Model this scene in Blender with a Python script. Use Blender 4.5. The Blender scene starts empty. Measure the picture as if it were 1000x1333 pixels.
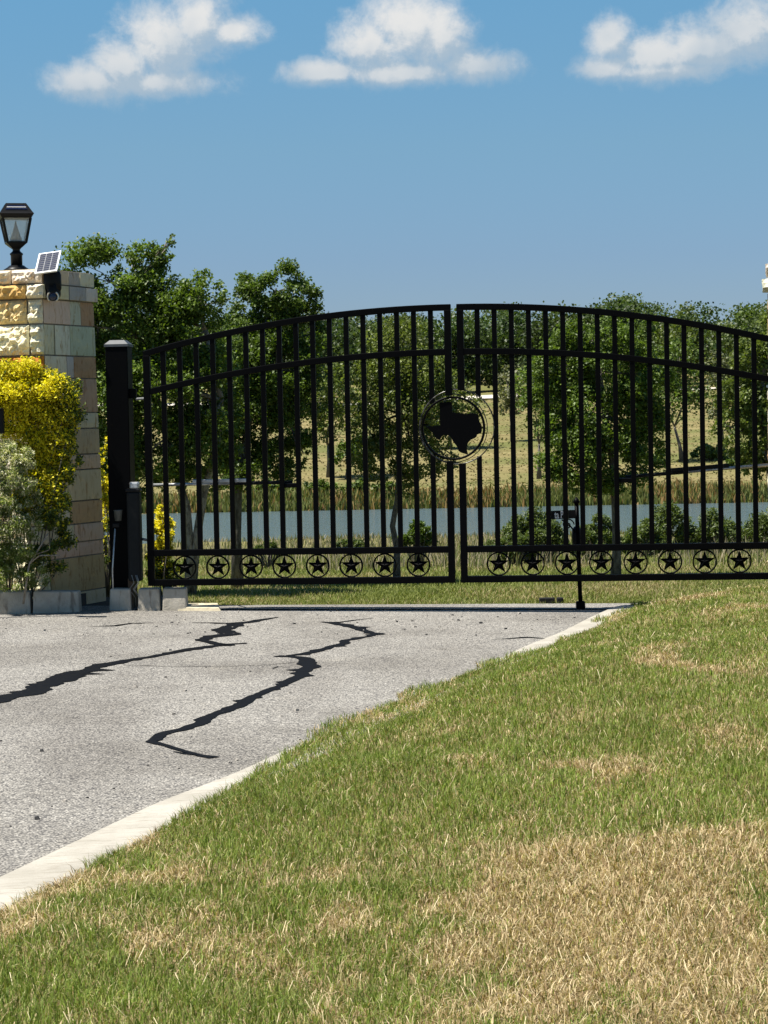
import bpy, math, random
import numpy as np
from mathutils import Vector, Matrix
random.seed(7)
RNG = np.random.default_rng(11)
scene = bpy.context.scene
COL = scene.collection
rad = math.radians

# ------------------------------------------------------------------ camera
FPX, CAMH, PITCH, ROLL = 2890.0, 1.5, math.atan(124/2890), rad(1.07)
f_ = Vector((0, math.cos(PITCH), -math.sin(PITCH)))
u0 = Vector((0, math.sin(PITCH), math.cos(PITCH)))
r0 = Vector((1, 0, 0))
r_ = r0*math.cos(ROLL) - u0*math.sin(ROLL)
u_ = r0*math.sin(ROLL) + u0*math.cos(ROLL)
cam = bpy.data.cameras.new('camera')
cam.sensor_fit = 'VERTICAL'; cam.sensor_height = 36; cam.lens = 36*FPX/1333
cam.clip_start = 0.1; cam.clip_end = 8000
camo = bpy.data.objects.new('camera', cam); COL.objects.link(camo)
camo.matrix_world = Matrix.Translation((0, 0, CAMH)) @ Matrix((r_, u_, -f_)).transposed().to_4x4()
scene.camera = camo

def ray(x, y):
    return f_ + r_*((x-500)/FPX) + u_*((666.5-y)/FPX)
def P(x, y, Y):
    """world point at depth Y (metres ahead) seen in the photograph at x, y"""
    d = ray(x, y)
    return Vector((0, 0, CAMH)) + d*(Y/d.y)

# ------------------------------------------------------------------ light
SUN = Vector((-0.405, -0.115, 0.905)).normalized()
EL = math.asin(SUN.z); AZ = math.atan2(SUN.x, SUN.y)
sl = bpy.data.lights.new('sun', 'SUN'); sl.energy = 5.0; sl.angle = rad(0.53); sl.color = (1, 0.955, 0.87)
so = bpy.data.objects.new('sun', sl); COL.objects.link(so)
so.rotation_euler = SUN.to_track_quat('Z', 'Y').to_euler(); so.location = (-8, -4, 20)
scene.view_settings.view_transform = 'Standard'; scene.view_settings.look = 'None'
scene.view_settings.gamma = 1; scene.view_settings.use_curve_mapping = False
scene.view_settings.exposure = 1.0

# ------------------------------------------------------------------ world: sky with fair weather clouds
world = bpy.data.worlds.new('World'); scene.world = world; world.use_nodes = True
nt = world.node_tree; nt.nodes.clear()
class NT:
    def __init__(s, nt): s.nt = nt
    def n(s, t, **k):
        nd = s.nt.nodes.new(t)
        for a, b in k.items(): setattr(nd, a, b)
        return nd
    def l(s, a, b): s.nt.links.new(a, b)
    def setin(s, sock, v):
        if isinstance(v, (int, float)): sock.default_value = v
        elif isinstance(v, (tuple, list)): sock.default_value = v
        else: s.l(v, sock)
    def m(s, op, a, b=0.0, c=None, clamp=False):
        nd = s.n('ShaderNodeMath', operation=op, use_clamp=clamp)
        s.setin(nd.inputs[0], a); s.setin(nd.inputs[1], b)
        if c is not None: s.setin(nd.inputs[2], c)
        return nd.outputs[0]
    def ss(s, v, a, b, lo=0.0, hi=1.0):
        nd = s.n('ShaderNodeMapRange', interpolation_type='SMOOTHSTEP')
        s.setin(nd.inputs[0], v); s.setin(nd.inputs[1], a); s.setin(nd.inputs[2], b)
        s.setin(nd.inputs[3], lo); s.setin(nd.inputs[4], hi)
        return nd.outputs[0]
    def mix(s, f, a, b, blend='MIX'):
        nd = s.n('ShaderNodeMix', data_type='RGBA', blend_type=blend)
        s.setin(nd.inputs[0], f); s.setin(nd.inputs[6], a); s.setin(nd.inputs[7], b)
        return nd.outputs[2]
    def noise(s, vec, scale, detail=4, rough=0.55, dist=0.0, out=0):
        nd = s.n('ShaderNodeTexNoise'); s.l(vec, nd.inputs['Vector'])
        nd.inputs['Scale'].default_value = scale; nd.inputs['Detail'].default_value = detail
        nd.inputs['Roughness'].default_value = rough; nd.inputs['Distortion'].default_value = dist
        return nd.outputs[out]
W = NT(nt)
sky = W.n('ShaderNodeTexSky', sky_type='NISHITA'); sky.sun_disc = False
sky.sun_elevation = EL; sky.sun_rotation = AZ; sky.altitude = 200; sky.air_density = 1.0; sky.dust_density = 0.15; sky.ozone_density = 2.2
tc = W.n('ShaderNodeTexCoord'); sp = W.n('ShaderNodeSeparateXYZ'); W.l(tc.outputs['Generated'], sp.inputs[0])
az = W.m('ARCTAN2', sp.outputs[0], sp.outputs[1])
PER = 0.56   # the same kind of clouds go on all round the horizon
azw = W.m('WRAP', az, PER/2, -PER/2)
el = W.m('ARCSINE', sp.outputs[2])
rmp = W.n('ShaderNodeValToRGB'); W.l(W.m('DIVIDE', el, 0.20), rmp.inputs[0]); cr = rmp.color_ramp
cr.elements[0].position = 0.0; cr.elements[0].color = (.66*.64, .83*.60, .75, 1)
cr.elements[1].position = 0.93; cr.elements[1].color = (.66*.90, .83*1.09, .99, 1)
for ps, cl in ((.35, (.66*.745, .83*.735, .815, 1)), (.60, (.66*.86, .83*.91, .86, 1))): e = cr.elements.new(ps); e.color = cl
skyc = W.mix(1.0, sky.outputs[0], rmp.outputs[0], 'MULTIPLY')
def azel(x, y):
    d = ray(x, y).normalized(); return math.atan2(d.x, d.y), math.asin(d.z)
nvec = tc.outputs['Generated']
blobs = [(112, 106, 48, 25), (165, 88, 46, 40), (212, 58, 52, 52), (262, 30, 44, 42), (300, 40, 42, 22), (195, 108, 95, 20),
         (425, 94, 58, 17), (478, 62, 46, 40), (535, 35, 60, 50), (572, 52, 40, 50), (612, 86, 60, 22), (525, 95, 110, 17),
         (795, 52, 30, 30), (795, 88, 45, 18), (855, 76, 62, 32), (915, 62, 60, 36), (970, 42, 55, 40), (1030, 40, 60, 40), (860, 92, 85, 14)]
def density(oa, ob, det):
    A = W.m('ADD', azw, oa); B = W.m('ADD', el, ob)
    cmb = W.n('ShaderNodeCombineXYZ'); W.l(W.m('ADD', az, oa), cmb.inputs[0]); W.l(B, cmb.inputs[1])
    n1 = W.noise(cmb.outputs[0], 52, det, 0.66, 0.35)
    n2 = W.noise(cmb.outputs[0], 160, 4, 0.6)
    pv = W.n('ShaderNodeCombineXYZ'); W.l(A, pv.inputs[0]); W.l(B, pv.inputs[1])
    f = None
    for (x, y, rx, ry) in blobs:
        a, b = azel(x, y); kx_, ky_ = FPX/rx/1.12, FPX/ry/1.12
        ma = W.n('ShaderNodeVectorMath', operation='MULTIPLY_ADD'); W.l(pv.outputs[0], ma.inputs[0])
        ma.inputs[1].default_value = (kx_, ky_, 0); ma.inputs[2].default_value = (-a*kx_, -b*ky_, 0)
        ln = W.n('ShaderNodeVectorMath', operation='LENGTH'); W.l(ma.outputs[0], ln.inputs[0]); g = ln.outputs['Value']
        f = g if f is None else W.m('SMOOTH_MIN', f, g, 0.18)
    f = W.m('SUBTRACT', 1.0, f)
    f = W.m('ADD', f, W.m('MULTIPLY', W.m('SUBTRACT', n1, 0.50), 1.15))
    f = W.m('ADD', f, W.m('MULTIPLY', W.m('SUBTRACT', n2, 0.5), 0.62))
    return f, n1
d0, n1 = density(0.0, 0.0, 6)
d1, _ = density(-0.004, 0.0075, 6)
alpha = W.ss(d0, -0.28, 0.72)
alpha = W.m('MULTIPLY', alpha, 0.92)
_, ytop = azel(500, 20); _, ybot = azel(500, 122)
lit = W.ss(W.m('SUBTRACT', d0, d1), -0.55, 0.42)
hgt = W.ss(el, ybot, ytop)
mott = W.ss(W.noise(tc.outputs['Generated'], 26, 3, 0.55), 0.36, 0.64)
lit2 = W.m('ADD', W.m('ADD', W.m('MULTIPLY', lit, 0.50), W.m('MULTIPLY', hgt, 0.26)), W.m('MULTIPLY', mott, 0.24))
cc = W.mix(W.ss(lit2, 0.38, 1.06), (3.9, 4.85, 5.75, 1), (7.9, 7.75, 7.5, 1))
final = W.mix(alpha, skyc, cc)
bg = W.n('ShaderNodeBackground'); W.l(final, bg.inputs[0]); bg.inputs[1].default_value = 0.054
wo = W.n('ShaderNodeOutputWorld'); W.l(bg.outputs[0], wo.inputs[0])

# ------------------------------------------------------------------ helpers
def obj(name, me, mat=None, parent=None, loc=None, **props):
    o = bpy.data.objects.new(name, me)
    if mat is not None and me is not None: me.materials.append(mat)
    COL.objects.link(o)
    if parent: o.parent = parent
    if loc is not None: o.location = loc
    for k, v in props.items(): o[k] = v
    return o
def thing(name, label, cat, loc=(0, 0, 0), rotz=0.0, group=None):
    o = bpy.data.objects.new(name, None); o.empty_display_size = 0.1; COL.objects.link(o)
    o.location = loc; o.rotation_euler = (0, 0, rotz); o['label'] = label; o['category'] = cat
    if group: o['group'] = group
    return o

class MB:
    def __init__(s): s.v = []; s.f = []
    def box(s, c, size, M=None, taper=1.0):
        b = len(s.v); x, y, z = size[0]/2, size[1]/2, size[2]/2
        for k, (i, j) in ((-1, (-1, -1)), (-1, (1, -1)), (-1, (1, 1)), (-1, (-1, 1)), (1, (-1, -1)), (1, (1, -1)), (1, (1, 1)), (1, (-1, 1))):
            t = taper if k > 0 else 1
            p = Vector((i*x*t, j*y*t, k*z))
            if M is not None: p = M @ p
            s.v.append(p + Vector(c))
        for q in ((0, 3, 2, 1), (4, 5, 6, 7), (0, 1, 5, 4), (1, 2, 6, 5), (2, 3, 7, 6), (3, 0, 4, 7)): s.f.append([b+i for i in q])
        return s
    def prism(s, low, high):
        b = len(s.v); n = len(low); s.v += [Vector(p) for p in low] + [Vector(p) for p in high]
        s.f.append([b+i for i in range(n)][::-1]); s.f.append([b+n+i for i in range(n)])
        for i in range(n):
            j = (i+1) % n; s.f.append([b+i, b+j, b+n+j, b+n+i])
        return s
    def tube(s, pts, radii, seg=8, cap=True):
        b = len(s.v); pts = [Vector(p) for p in pts]; n = len(pts)
        if not isinstance(radii, (list, tuple)): radii = [radii]*n
        ref = Vector((0.31, 0.95, 0.02))
        for i, p in enumerate(pts):
            t = (pts[min(i+1, n-1)] - pts[max(i-1, 0)]).normalized()
            a = t.cross(ref)
            if a.length < 1e-3: a = t.cross(Vector((1, 0, 0)))
            a.normalize(); c = t.cross(a)
            for k in range(seg):
                an = 2*math.pi*k/seg; s.v.append(p + (a*math.cos(an) + c*math.sin(an))*radii[i])
        for i in range(n-1):
            for k in range(seg):
                k2 = (k+1) % seg
                s.f.append([b+i*seg+k, b+i*seg+k2, b+(i+1)*seg+k2, b+(i+1)*seg+k])
        if cap:
            s.f.append([b+k for k in range(seg)][::-1]); s.f.append([b+(n-1)*seg+k for k in range(seg)])
        return s
    def lathe(s, prof, c=(0, 0, 0), seg=20, rot=0.0, M=None):
        b = len(s.v); n = len(prof)
        for (r, z) in prof:
            for k in range(seg):
                an = 2*math.pi*k/seg + rot
                p = Vector((r*math.cos(an), r*math.sin(an), z))
                if M is not None: p = M @ p
                s.v.append(p + Vector(c))
        for i in range(n-1):
            for k in range(seg):
                k2 = (k+1) % seg
                s.f.append([b+i*seg+k, b+i*seg+k2, b+(i+1)*seg+k2, b+(i+1)*seg+k])
        s.f.append([b+k for k in range(seg)][::-1]); s.f.append([b+(n-1)*seg+k for k in range(seg)])
        return s
    def build(s, name, mat, parent=None, smooth=False, bevel=0.0, loc=None, **props):
        me = bpy.data.meshes.new(name); me.from_pydata([tuple(p) for p in s.v], [], s.f); me.update()
        if smooth: me.polygons.foreach_set('use_smooth', [True]*len(me.polygons))
        o = obj(name, me, mat, parent, loc, **props)
        if bevel:
            m = o.modifiers.new('bevel', 'BEVEL'); m.width = bevel; m.segments = 2; m.limit_method = 'ANGLE'; m.angle_limit = rad(40)
        return o

def fast_mesh(name, V, T, colr=None):
    me = bpy.data.meshes.new(name); V = np.asarray(V, np.float32); T = np.asarray(T, np.int32)
    me.vertices.add(len(V)); me.vertices.foreach_set('co', V.ravel())
    k = T.shape[1]
    me.loops.add(T.size); me.loops.foreach_set('vertex_index', T.ravel())
    me.polygons.add(len(T)); me.polygons.foreach_set('loop_start', np.arange(0, T.size, k, dtype=np.int32))
    me.update(calc_edges=True)
    if colr is not None:
        a = me.color_attributes.new('col', 'FLOAT_COLOR', 'POINT')
        c = np.ones((len(V), 4), np.float32); c[:, :3] = colr
        a.data.foreach_set('color', c.ravel())
    return me

def vnoise(x, y, seed=0):
    x = np.asarray(x, float); y = np.asarray(y, float)
    def h(i, j):
        n = (i.astype(np.int64)*374761393 + j.astype(np.int64)*668265263 + seed*982451653) & 0xffffffff
        n = ((n ^ (n >> 13))*1274126177) & 0xffffffff
        return ((n ^ (n >> 16)) & 0xffff)/65535.0
    xi, yi = np.floor(x), np.floor(y); fx, fy = x-xi, y-yi
    fx = fx*fx*(3-2*fx); fy = fy*fy*(3-2*fy)
    return (h(xi, yi)*(1-fx)+h(xi+1, yi)*fx)*(1-fy) + (h(xi, yi+1)*(1-fx)+h(xi+1, yi+1)*fx)*fy
def fbm(x, y, seed=0, o=4):
    t = 0; a = 0.5
    for i in range(o):
        t = t + a*vnoise(x*2**i, y*2**i, seed+i); a *= 0.5
    return t
def sstep(a, b, v):
    t = np.clip((np.asarray(v, float)-a)/(b-a), 0, 1); return t*t*(3-2*t)

# ------------------------------------------------------------------ materials
def material(name):
    m = bpy.data.materials.new(name); m.use_nodes = True
    N = NT(m.node_tree); b = m.node_tree.nodes['Principled BSDF']
    return m, N, b
def bump(N, b, h, strength, dist=0.01):
    bn = N.n('ShaderNodeBump'); bn.inputs['Strength'].default_value = strength; bn.inputs['Distance'].default_value = dist
    N.l(h, bn.inputs['Height']); N.l(bn.outputs[0], b.inputs['Normal'])
def ocoord(N): return N.n('ShaderNodeTexCoord').outputs['Object']
def gpos(N): return N.n('ShaderNodeNewGeometry').outputs['Position']
def simple(name, c, rough=0.6, metal=0.0, vary=0.15, scale=20, bmp=0.0):
    m, N, b = material(name); v = ocoord(N)
    n = N.noise(v, scale, 5)
    N.l(N.mix(N.ss(n, 0.3, 0.7), tuple(x*(1-vary) for x in c)+(1,), tuple(min(1, x*(1+vary)) for x in c)+(1,)), b.inputs['Base Color'])
    b.inputs['Roughness'].default_value = rough; b.inputs['Metallic'].default_value = metal
    if max(c) < .02: b.inputs['Specular IOR Level'].default_value = .15
    if bmp: bump(N, b, n, bmp)
    return m
def leaf_mat(name, trans=0.38, rough=0.5, spec=0.4):
    m, N, b = material(name)
    at = N.n('ShaderNodeAttribute'); at.attribute_name = 'col'
    N.l(at.outputs['Color'], b.inputs['Base Color']); b.inputs['Roughness'].default_value = rough
    b.inputs['Specular IOR Level'].default_value = spec
    t = N.n('ShaderNodeBsdfTranslucent'); N.l(N.mix(1.0, at.outputs['Color'], (1.1, 1.2, 0.5, 1), 'MULTIPLY'), t.inputs[0])
    mx = N.n('ShaderNodeMixShader'); mx.inputs[0].default_value = trans
    out = m.node_tree.nodes['Material Output']
    N.l(b.outputs[0], mx.inputs[1]); N.l(t.outputs[0], mx.inputs[2]); N.l(mx.outputs[0], out.inputs[0])
    return m
M_LEAF = leaf_mat('leaf'); M_BLADE = leaf_mat('grass_blade', 0.25, 0.6, 0.25)

M_IRON, N, b = material('black_painted_iron')
v = ocoord(N); n = N.noise(v, 60, 5, 0.6)
N.l(N.mix(N.ss(n, 0.62, 0.78), (0.0014, 0.0014, 0.0017, 1), (0.008, 0.0072, 0.0065, 1)), b.inputs['Base Color'])
b.inputs['Roughness'].default_value = 0.45; b.inputs['Specular IOR Level'].default_value = 0.05
bump(N, b, N.noise(v, 220, 3), 0.08, 0.002)
M_BLACKP = simple('black_plastic', (0.006, 0.006, 0.0065), 0.4)
M_GREY = simple('galvanised_steel', (0.42, 0.43, 0.43), 0.38, 0.7, 0.2, 30)
M_DGREY = simple('dark_grey_housing', (0.012, 0.013, 0.013), 0.6)
M_WHITE = simple('white_frame', (0.8, 0.8, 0.8), 0.4, 0, 0.04)
M_CELL = simple('solar_cell', (0.012, 0.016, 0.04), 0.18, 0.0, 0.3, 60)
M_LETTER = simple('white_lettering', (0.8, 0.8, 0.78), 0.6, 0, 0.05)
M_MORTAR = simple('mortar', (0.22, 0.195, 0.16), 0.95, 0, 0.25, 40, 0.3)
M_SOIL = simple('mulch', (0.035, 0.024, 0.016), 0.95, 0, 0.5, 45, 0.9)
M_BRICK = simple('dark_brick', (0.016, 0.016, 0.017), 0.85, 0, 0.3, 40, 0.4)

def stone_mat(name, bs):
    m, N, b = material(name); v = ocoord(N)
    oi = N.n('ShaderNodeObjectInfo'); c = oi.outputs['Color']
    add = N.n('ShaderNodeVectorMath', operation='ADD'); N.l(v, add.inputs[0])
    mul = N.n('ShaderNodeVectorMath', operation='SCALE'); N.l(oi.outputs['Location'], mul.inputs[0]); mul.inputs[3].default_value = 7.3
    N.l(mul.outputs[0], add.inputs[1]); vv = add.outputs[0]
    mp = N.n('ShaderNodeMapping'); N.l(vv, mp.inputs[0]); mp.inputs['Scale'].default_value = (1, 1, 0.28)
    streak = N.noise(mp.outputs[0], 26, 6, 0.65, 0.8)
    blotch = N.noise(vv, 9, 4, 0.6, 0.5); fine = N.noise(vv, 130, 4, 0.7)
    c1 = N.mix(N.ss(streak, 0.5, 0.72), c, N.mix(1.0, c, (0.62, 0.46, 0.32, 1), 'MULTIPLY'))
    c2 = N.mix(N.ss(blotch, 0.52, 0.7), c1, N.mix(1.0, c1, (1.15, 1.1, 1.0, 1), 'MULTIPLY'))
    c3 = N.mix(N.ss(fine, 0.6, 0.75), c2, N.mix(1.0, c2, (0.6, 0.57, 0.52, 1), 'MULTIPLY'))
    N.l(c3, b.inputs['Base Color']); b.inputs['Roughness'].default_value = 0.92
    b.inputs['Specular IOR Level'].default_value = 0.2
    h = N.m('ADD', N.m('MULTIPLY', fine, 0.35), N.noise(vv, 38, 5, 0.7))
    bump(N, b, h, bs, 0.012)
    return m
M_STONE = stone_mat('rock_faced_limestone', 1.0); M_SAWN = stone_mat('sawn_limestone', 0.35)

M_CONC, N, b = material('concrete'); v = gpos(N)
n = N.noise(v, 3.0, 6, 0.65); n2 = N.noise(v, 180, 3, 0.7)
c = N.mix(N.ss(n, 0.35, 0.7), (0.285, 0.262, 0.218, 1), (0.39, 0.362, 0.31, 1))
c = N.mix(N.ss(n2, 0.56, 0.75), c, (0.20, 0.18, 0.148, 1))
mp = N.n('ShaderNodeMapping'); N.l(v, mp.inputs[0]); mp.inputs['Scale'].default_value = (1, 8, 1); mp.inputs['Rotation'].default_value = (0, 0, 0.3)
c = N.mix(N.ss(N.noise(mp.outputs[0], 9, 5, 0.7), 0.52, 0.70), c, (0.20, 0.172, 0.13, 1))
N.l(c, b.inputs['Base Color']); b.inputs['Roughness'].default_value = 0.9; bump(N, b, n2, 0.35, 0.004)
M_KSTONE, N, b = material('edging_limestone'); v = gpos(N)
n = N.noise(v, 6.0, 6, 0.65)
mp = N.n('ShaderNodeMapping'); N.l(v, mp.inputs[0]); mp.inputs['Scale'].default_value = (1, 1, 0.2)
c = N.mix(N.ss(n, 0.35, 0.7), (0.34, 0.305, 0.245, 1), (0.47, 0.425, 0.35, 1))
c = N.mix(N.ss(N.noise(mp.outputs[0], 22, 4), 0.55, 0.72), c, (0.20, 0.165, 0.125, 1))
N.l(c, b.inputs['Base Color']); b.inputs['Roughness'].default_value = 0.95; bump(N, b, N.noise(v, 60, 5, 0.7), 0.5, 0.01)

M_ASPH, N, b = material('worn_asphalt'); v = gpos(N)
vo = N.n('ShaderNodeTexVoronoi'); N.l(v, vo.inputs['Vector']); vo.inputs['Scale'].default_value = 105
sc = N.n('ShaderNodeSeparateColor'); N.l(vo.outputs['Color'], sc.inputs[0])
vo2 = N.n('ShaderNodeTexVoronoi'); N.l(v, vo2.inputs['Vector']); vo2.inputs['Scale'].default_value = 48
sc2 = N.n('ShaderNodeSeparateColor'); N.l(vo2.outputs['Color'], sc2.inputs[0])
stones = N.mix(sc.outputs[0], (0.245, 0.229, 0.20, 1), (0.385, 0.36, 0.317, 1))
stones = N.mix(N.ss(sc2.outputs[1], 0.72, 0.8), stones, (0.42, 0.395, 0.35, 1))
c = N.mix(N.ss(vo.outputs['Distance'], 0.34, 0.62), stones, (0.135, 0.127, 0.116, 1))
c = N.mix(N.ss(sc.outputs[1], 0.86, 0.9), c, (0.075, 0.07, 0.068, 1))
big = N.noise(v, 0.7, 6, 0.6)
c = N.mix(N.ss(big, 0.40, 0.66), c, N.mix(1.0, c, (0.74, 0.73, 0.72, 1), 'MULTIPLY'))
mpa = N.n('ShaderNodeMapping'); N.l(v, mpa.inputs[0]); mpa.inputs['Scale'].default_value = (1.0, 0.16, 1); mpa.inputs['Rotation'].default_value = (0, 0, 0.22)
c = N.mix(N.ss(N.noise(mpa.outputs[0], 1.3, 4, 0.55), 0.50, 0.68), c, N.mix(1.0, c, (0.80, 0.79, 0.785, 1), 'MULTIPLY'))
c = N.mix(N.ss(N.noise(v, 5.5, 3, 0.6, 0.8), 0.68, 0.76), c, N.mix(1.0, c, (0.66, 0.645, 0.63, 1), 'MULTIPLY'))
c = N.mix(N.ss(N.noise(v, 2.3, 5, 0.7), 0.55, 0.75), c, N.mix(1.0, c, (1.13, 1.12, 1.09, 1), 'MULTIPLY'))
N.l(c, b.inputs['Base Color']); b.inputs['Roughness'].default_value = 0.88; b.inputs['Specular IOR Level'].default_value = 0.3
bump(N, b, N.m('SUBTRACT', 1.0, vo.outputs['Distance']), 0.55, 0.006)
M_TAR, N, b = material('tar_sealant'); v = gpos(N)
n = N.noise(v, 90, 4, 0.7)
N.l(N.mix(N.ss(n, 0.66, 0.74), (0.006, 0.0062, 0.0072, 1), (0.06, 0.058, 0.055, 1)), b.inputs['Base Color'])
b.inputs['Roughness'].default_value = 0.6; b.inputs['Specular IOR Level'].default_value = 0.05; bump(N, b, N.noise(v, 25, 4), 0.4, 0.01)

M_GROUND, N, b = material('ground'); v = gpos(N)
sx = N.n('ShaderNodeSeparateXYZ'); N.l(v, sx.inputs[0])
mp = N.n('ShaderNodeMapping'); N.l(v, mp.inputs[0]); mp.inputs['Scale'].default_value = (0.35, 1, 1)
nb = N.noise(mp.outputs[0], 0.11, 6, 0.62, 0.3); nm = N.noise(mp.outputs[0], 0.8, 6, 0.7); nf = N.noise(v, 14, 4, 0.7)
green = N.mix(nf, (0.05, 0.068, 0.018, 1), (0.12, 0.14, 0.04, 1))
tan = N.mix(N.ss(nm, 0.3, 0.7), (0.135, 0.112, 0.045, 1), (0.235, 0.195, 0.09, 1))
near = N.mix(N.ss(nm, 0.40, 0.62), green, N.mix(0.5, green, tan))
mead = N.mix(N.ss(N.m('ADD', nb, N.m('MULTIPLY', nm, 0.35)), 0.60, 0.78), tan, N.mix(0.3, (0.085, 0.105, 0.028, 1), tan))
c = N.mix(N.ss(sx.outputs[1], 26, 46), near, N.mix(0.55, near, tan))
c = N.mix(N.ss(sx.outputs[1], 90, 96), c, mead)
N.l(c, b.inputs['Base Color']); b.inputs['Roughness'].default_value = 1.0; b.inputs['Specular IOR Level'].default_value = 0.1
bump(N, b, N.m('ADD', nm, N.m('MULTIPLY', nf, 0.3)), 0.6, 0.15)
M_LAWN, N, b = material('lawn_soil'); v = gpos(N)
nm = N.noise(v, 3, 5, 0.7); nf = N.noise(v, 90, 5, 0.8)
c = N.mix(N.ss(nf, 0.3, 0.7), (0.16, 0.115, 0.05, 1), (0.44, 0.35, 0.18, 1))
c = N.mix(N.ss(nm, 0.35, 0.65), c, N.mix(0.5, c, (0.07, 0.08, 0.02, 1)))
N.l(c, b.inputs['Base Color']); b.inputs['Roughness'].default_value = 1.0; b.inputs['Specular IOR Level'].default_value = 0.1
bump(N, b, nf, 0.8, 0.02)
M_WATER, N, b = material('lake_water'); v = gpos(N)
b.inputs['Base Color'].default_value = (0.075, 0.105, 0.11, 1); b.inputs['Roughness'].default_value = 0.12; b.inputs['IOR'].default_value = 1.33
mp = N.n('ShaderNodeMapping'); N.l(v, mp.inputs[0]); mp.inputs['Scale'].default_value = (0.6, 1.6, 1)
bump(N, b, N.noise(mp.outputs[0], 2.2, 5, 0.65), 0.75, 0.25)
M_BARK, N, b = material('bark'); v = gpos(N)
mp = N.n('ShaderNodeMapping'); N.l(v, mp.inputs[0]); mp.inputs['Scale'].default_value = (1, 1, 0.3)
n = N.noise(mp.outputs[0], 40, 5, 0.7)
N.l(N.mix(N.ss(n, 0.35, 0.65), (0.05, 0.042, 0.033, 1), (0.16, 0.14, 0.115, 1)), b.inputs['Base Color'])
b.inputs['Roughness'].default_value = 0.95; bump(N, b, n, 0.9, 0.02)
M_PALE, N, b = material('pale_bark'); v = gpos(N)
mp = N.n('ShaderNodeMapping'); N.l(v, mp.inputs[0]); mp.inputs['Scale'].default_value = (1, 1, 0.5)
n = N.noise(mp.outputs[0], 28, 5, 0.7)
N.l(N.mix(N.ss(n, 0.35, 0.6), (0.085, 0.068, 0.05, 1), (0.31, 0.27, 0.215, 1)), b.inputs['Base Color'])
b.inputs['Roughness'].default_value = 0.9; bump(N, b, n, 0.8, 0.02)

# ------------------------------------------------------------------ terrain
PY = np.array([-60, 17.6, 22, 40, 60, 67, 71, 75, 97, 98.6, 101, 115, 150, 200, 290, 420, 900, 4000])
PZ = np.array([-0.05, -0.05, -0.18, -0.95, -1.85, -2.28, -2.6, -3.3, -3.3, -2.6, -2.25, -1.85, 0.25, 3.0, 8.4, 9.0, 6.0, 0])
def ground_z(X, Y):
    X = np.asarray(X, float); Y = np.asarray(Y, float)
    shore = (vnoise(X*0.06, Y*0, 5)-0.5)*2.0*sstep(55, 68, Y)*(1-sstep(105, 130, Y))
    z = np.interp(Y+shore, PY, PZ)
    far = sstep(22, 60, Y)
    z = z + (fbm(X*0.05, Y*0.05, 3)-0.47)*(0.25*sstep(20, 40, Y)*(1-sstep(58, 66, Y)) + 1.5*sstep(110, 160, Y))
    z = z + (vnoise(X*1.3, Y*1.3, 9)-0.5)*0.05*sstep(18.3, 20, Y)
    return z
def drive_z(X): return -0.014*X
def axis(n, fine, lim, far, k):
    a = np.arange(-fine, fine+1e-6, n); g = fine*np.exp(np.linspace(0, math.log(far/fine), k))[1:]
    return np.concatenate([-g[::-1], a, g])
xs = axis(0.4, 12, 0, 1800, 44)
ys = np.concatenate([np.arange(-40, 14, 3.0), np.arange(14, 40, 0.4), np.arange(40, 72, 1.0), np.arange(72, 104, 0.6), np.arange(104, 300, 4), 300*np.exp(np.linspace(0, math.log(13), 22))])
GX, GY = np.meshgrid(xs, ys); GZ = ground_z(GX, GY)
V = np.stack([GX.ravel(), GY.ravel(), GZ.ravel()], 1); nx, ny = len(xs), len(ys)
i = np.arange(nx-1); j = np.arange(ny-1); I, J = np.meshgrid(i, j); q = (J*nx+I).ravel()
me = fast_mesh('ground', V, np.stack([q, q+1, q+nx+1, q+nx], 1)); me.polygons.foreach_set('use_smooth', [True]*len(me.polygons))
obj('ground', me, M_GROUND, kind='structure')
me = fast_mesh('lake', [(-400, 66, -2.6), (400, 66, -2.6), (400, 100.5, -2.6), (-400, 100.5, -2.6)], [(0, 1, 2, 3)])
obj('lake', me, M_WATER, kind='structure')

def hit(x, y, zf, it=12):
    """ground point under a pixel for a height function zf(X,Y)"""
    d = ray(x, y); z = 0.0
    for _ in range(it):
        t = (z-CAMH)/d.z; X, Y = d.x*t, d.y*t; z = float(zf(X, Y))
    return X, Y, z
dzf = lambda X, Y: drive_z(X)
# kerb, asphalt side, near to far
ka = [hit(x, y, dzf)[:2] for (x, y) in [(0, 1148), (100, 1100), (200, 1052), (300, 1014), (365, 984), (430, 957), (500, 925), (600, 884), (635, 868), (680, 846), (728, 827), (767, 807), (798, 793)]]
KX = np.array([p[0] for p in ka]); KY = np.array([p[1] for p in ka])
s0 = (KX[2]-KX[0])/(KY[2]-KY[0])
KY = np.concatenate([[-8, 0], KY, [KY[-1]+0.45]]); KX = np.concatenate([[KX[0]-s0*(ka[0][1]+8)*1.25, KX[0]-s0*ka[0][1]*1.1], KX, [KX[-1]+0.34]])
def kerbx(Y): return np.interp(Y, KY, KX)
YEND = 17.72
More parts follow.
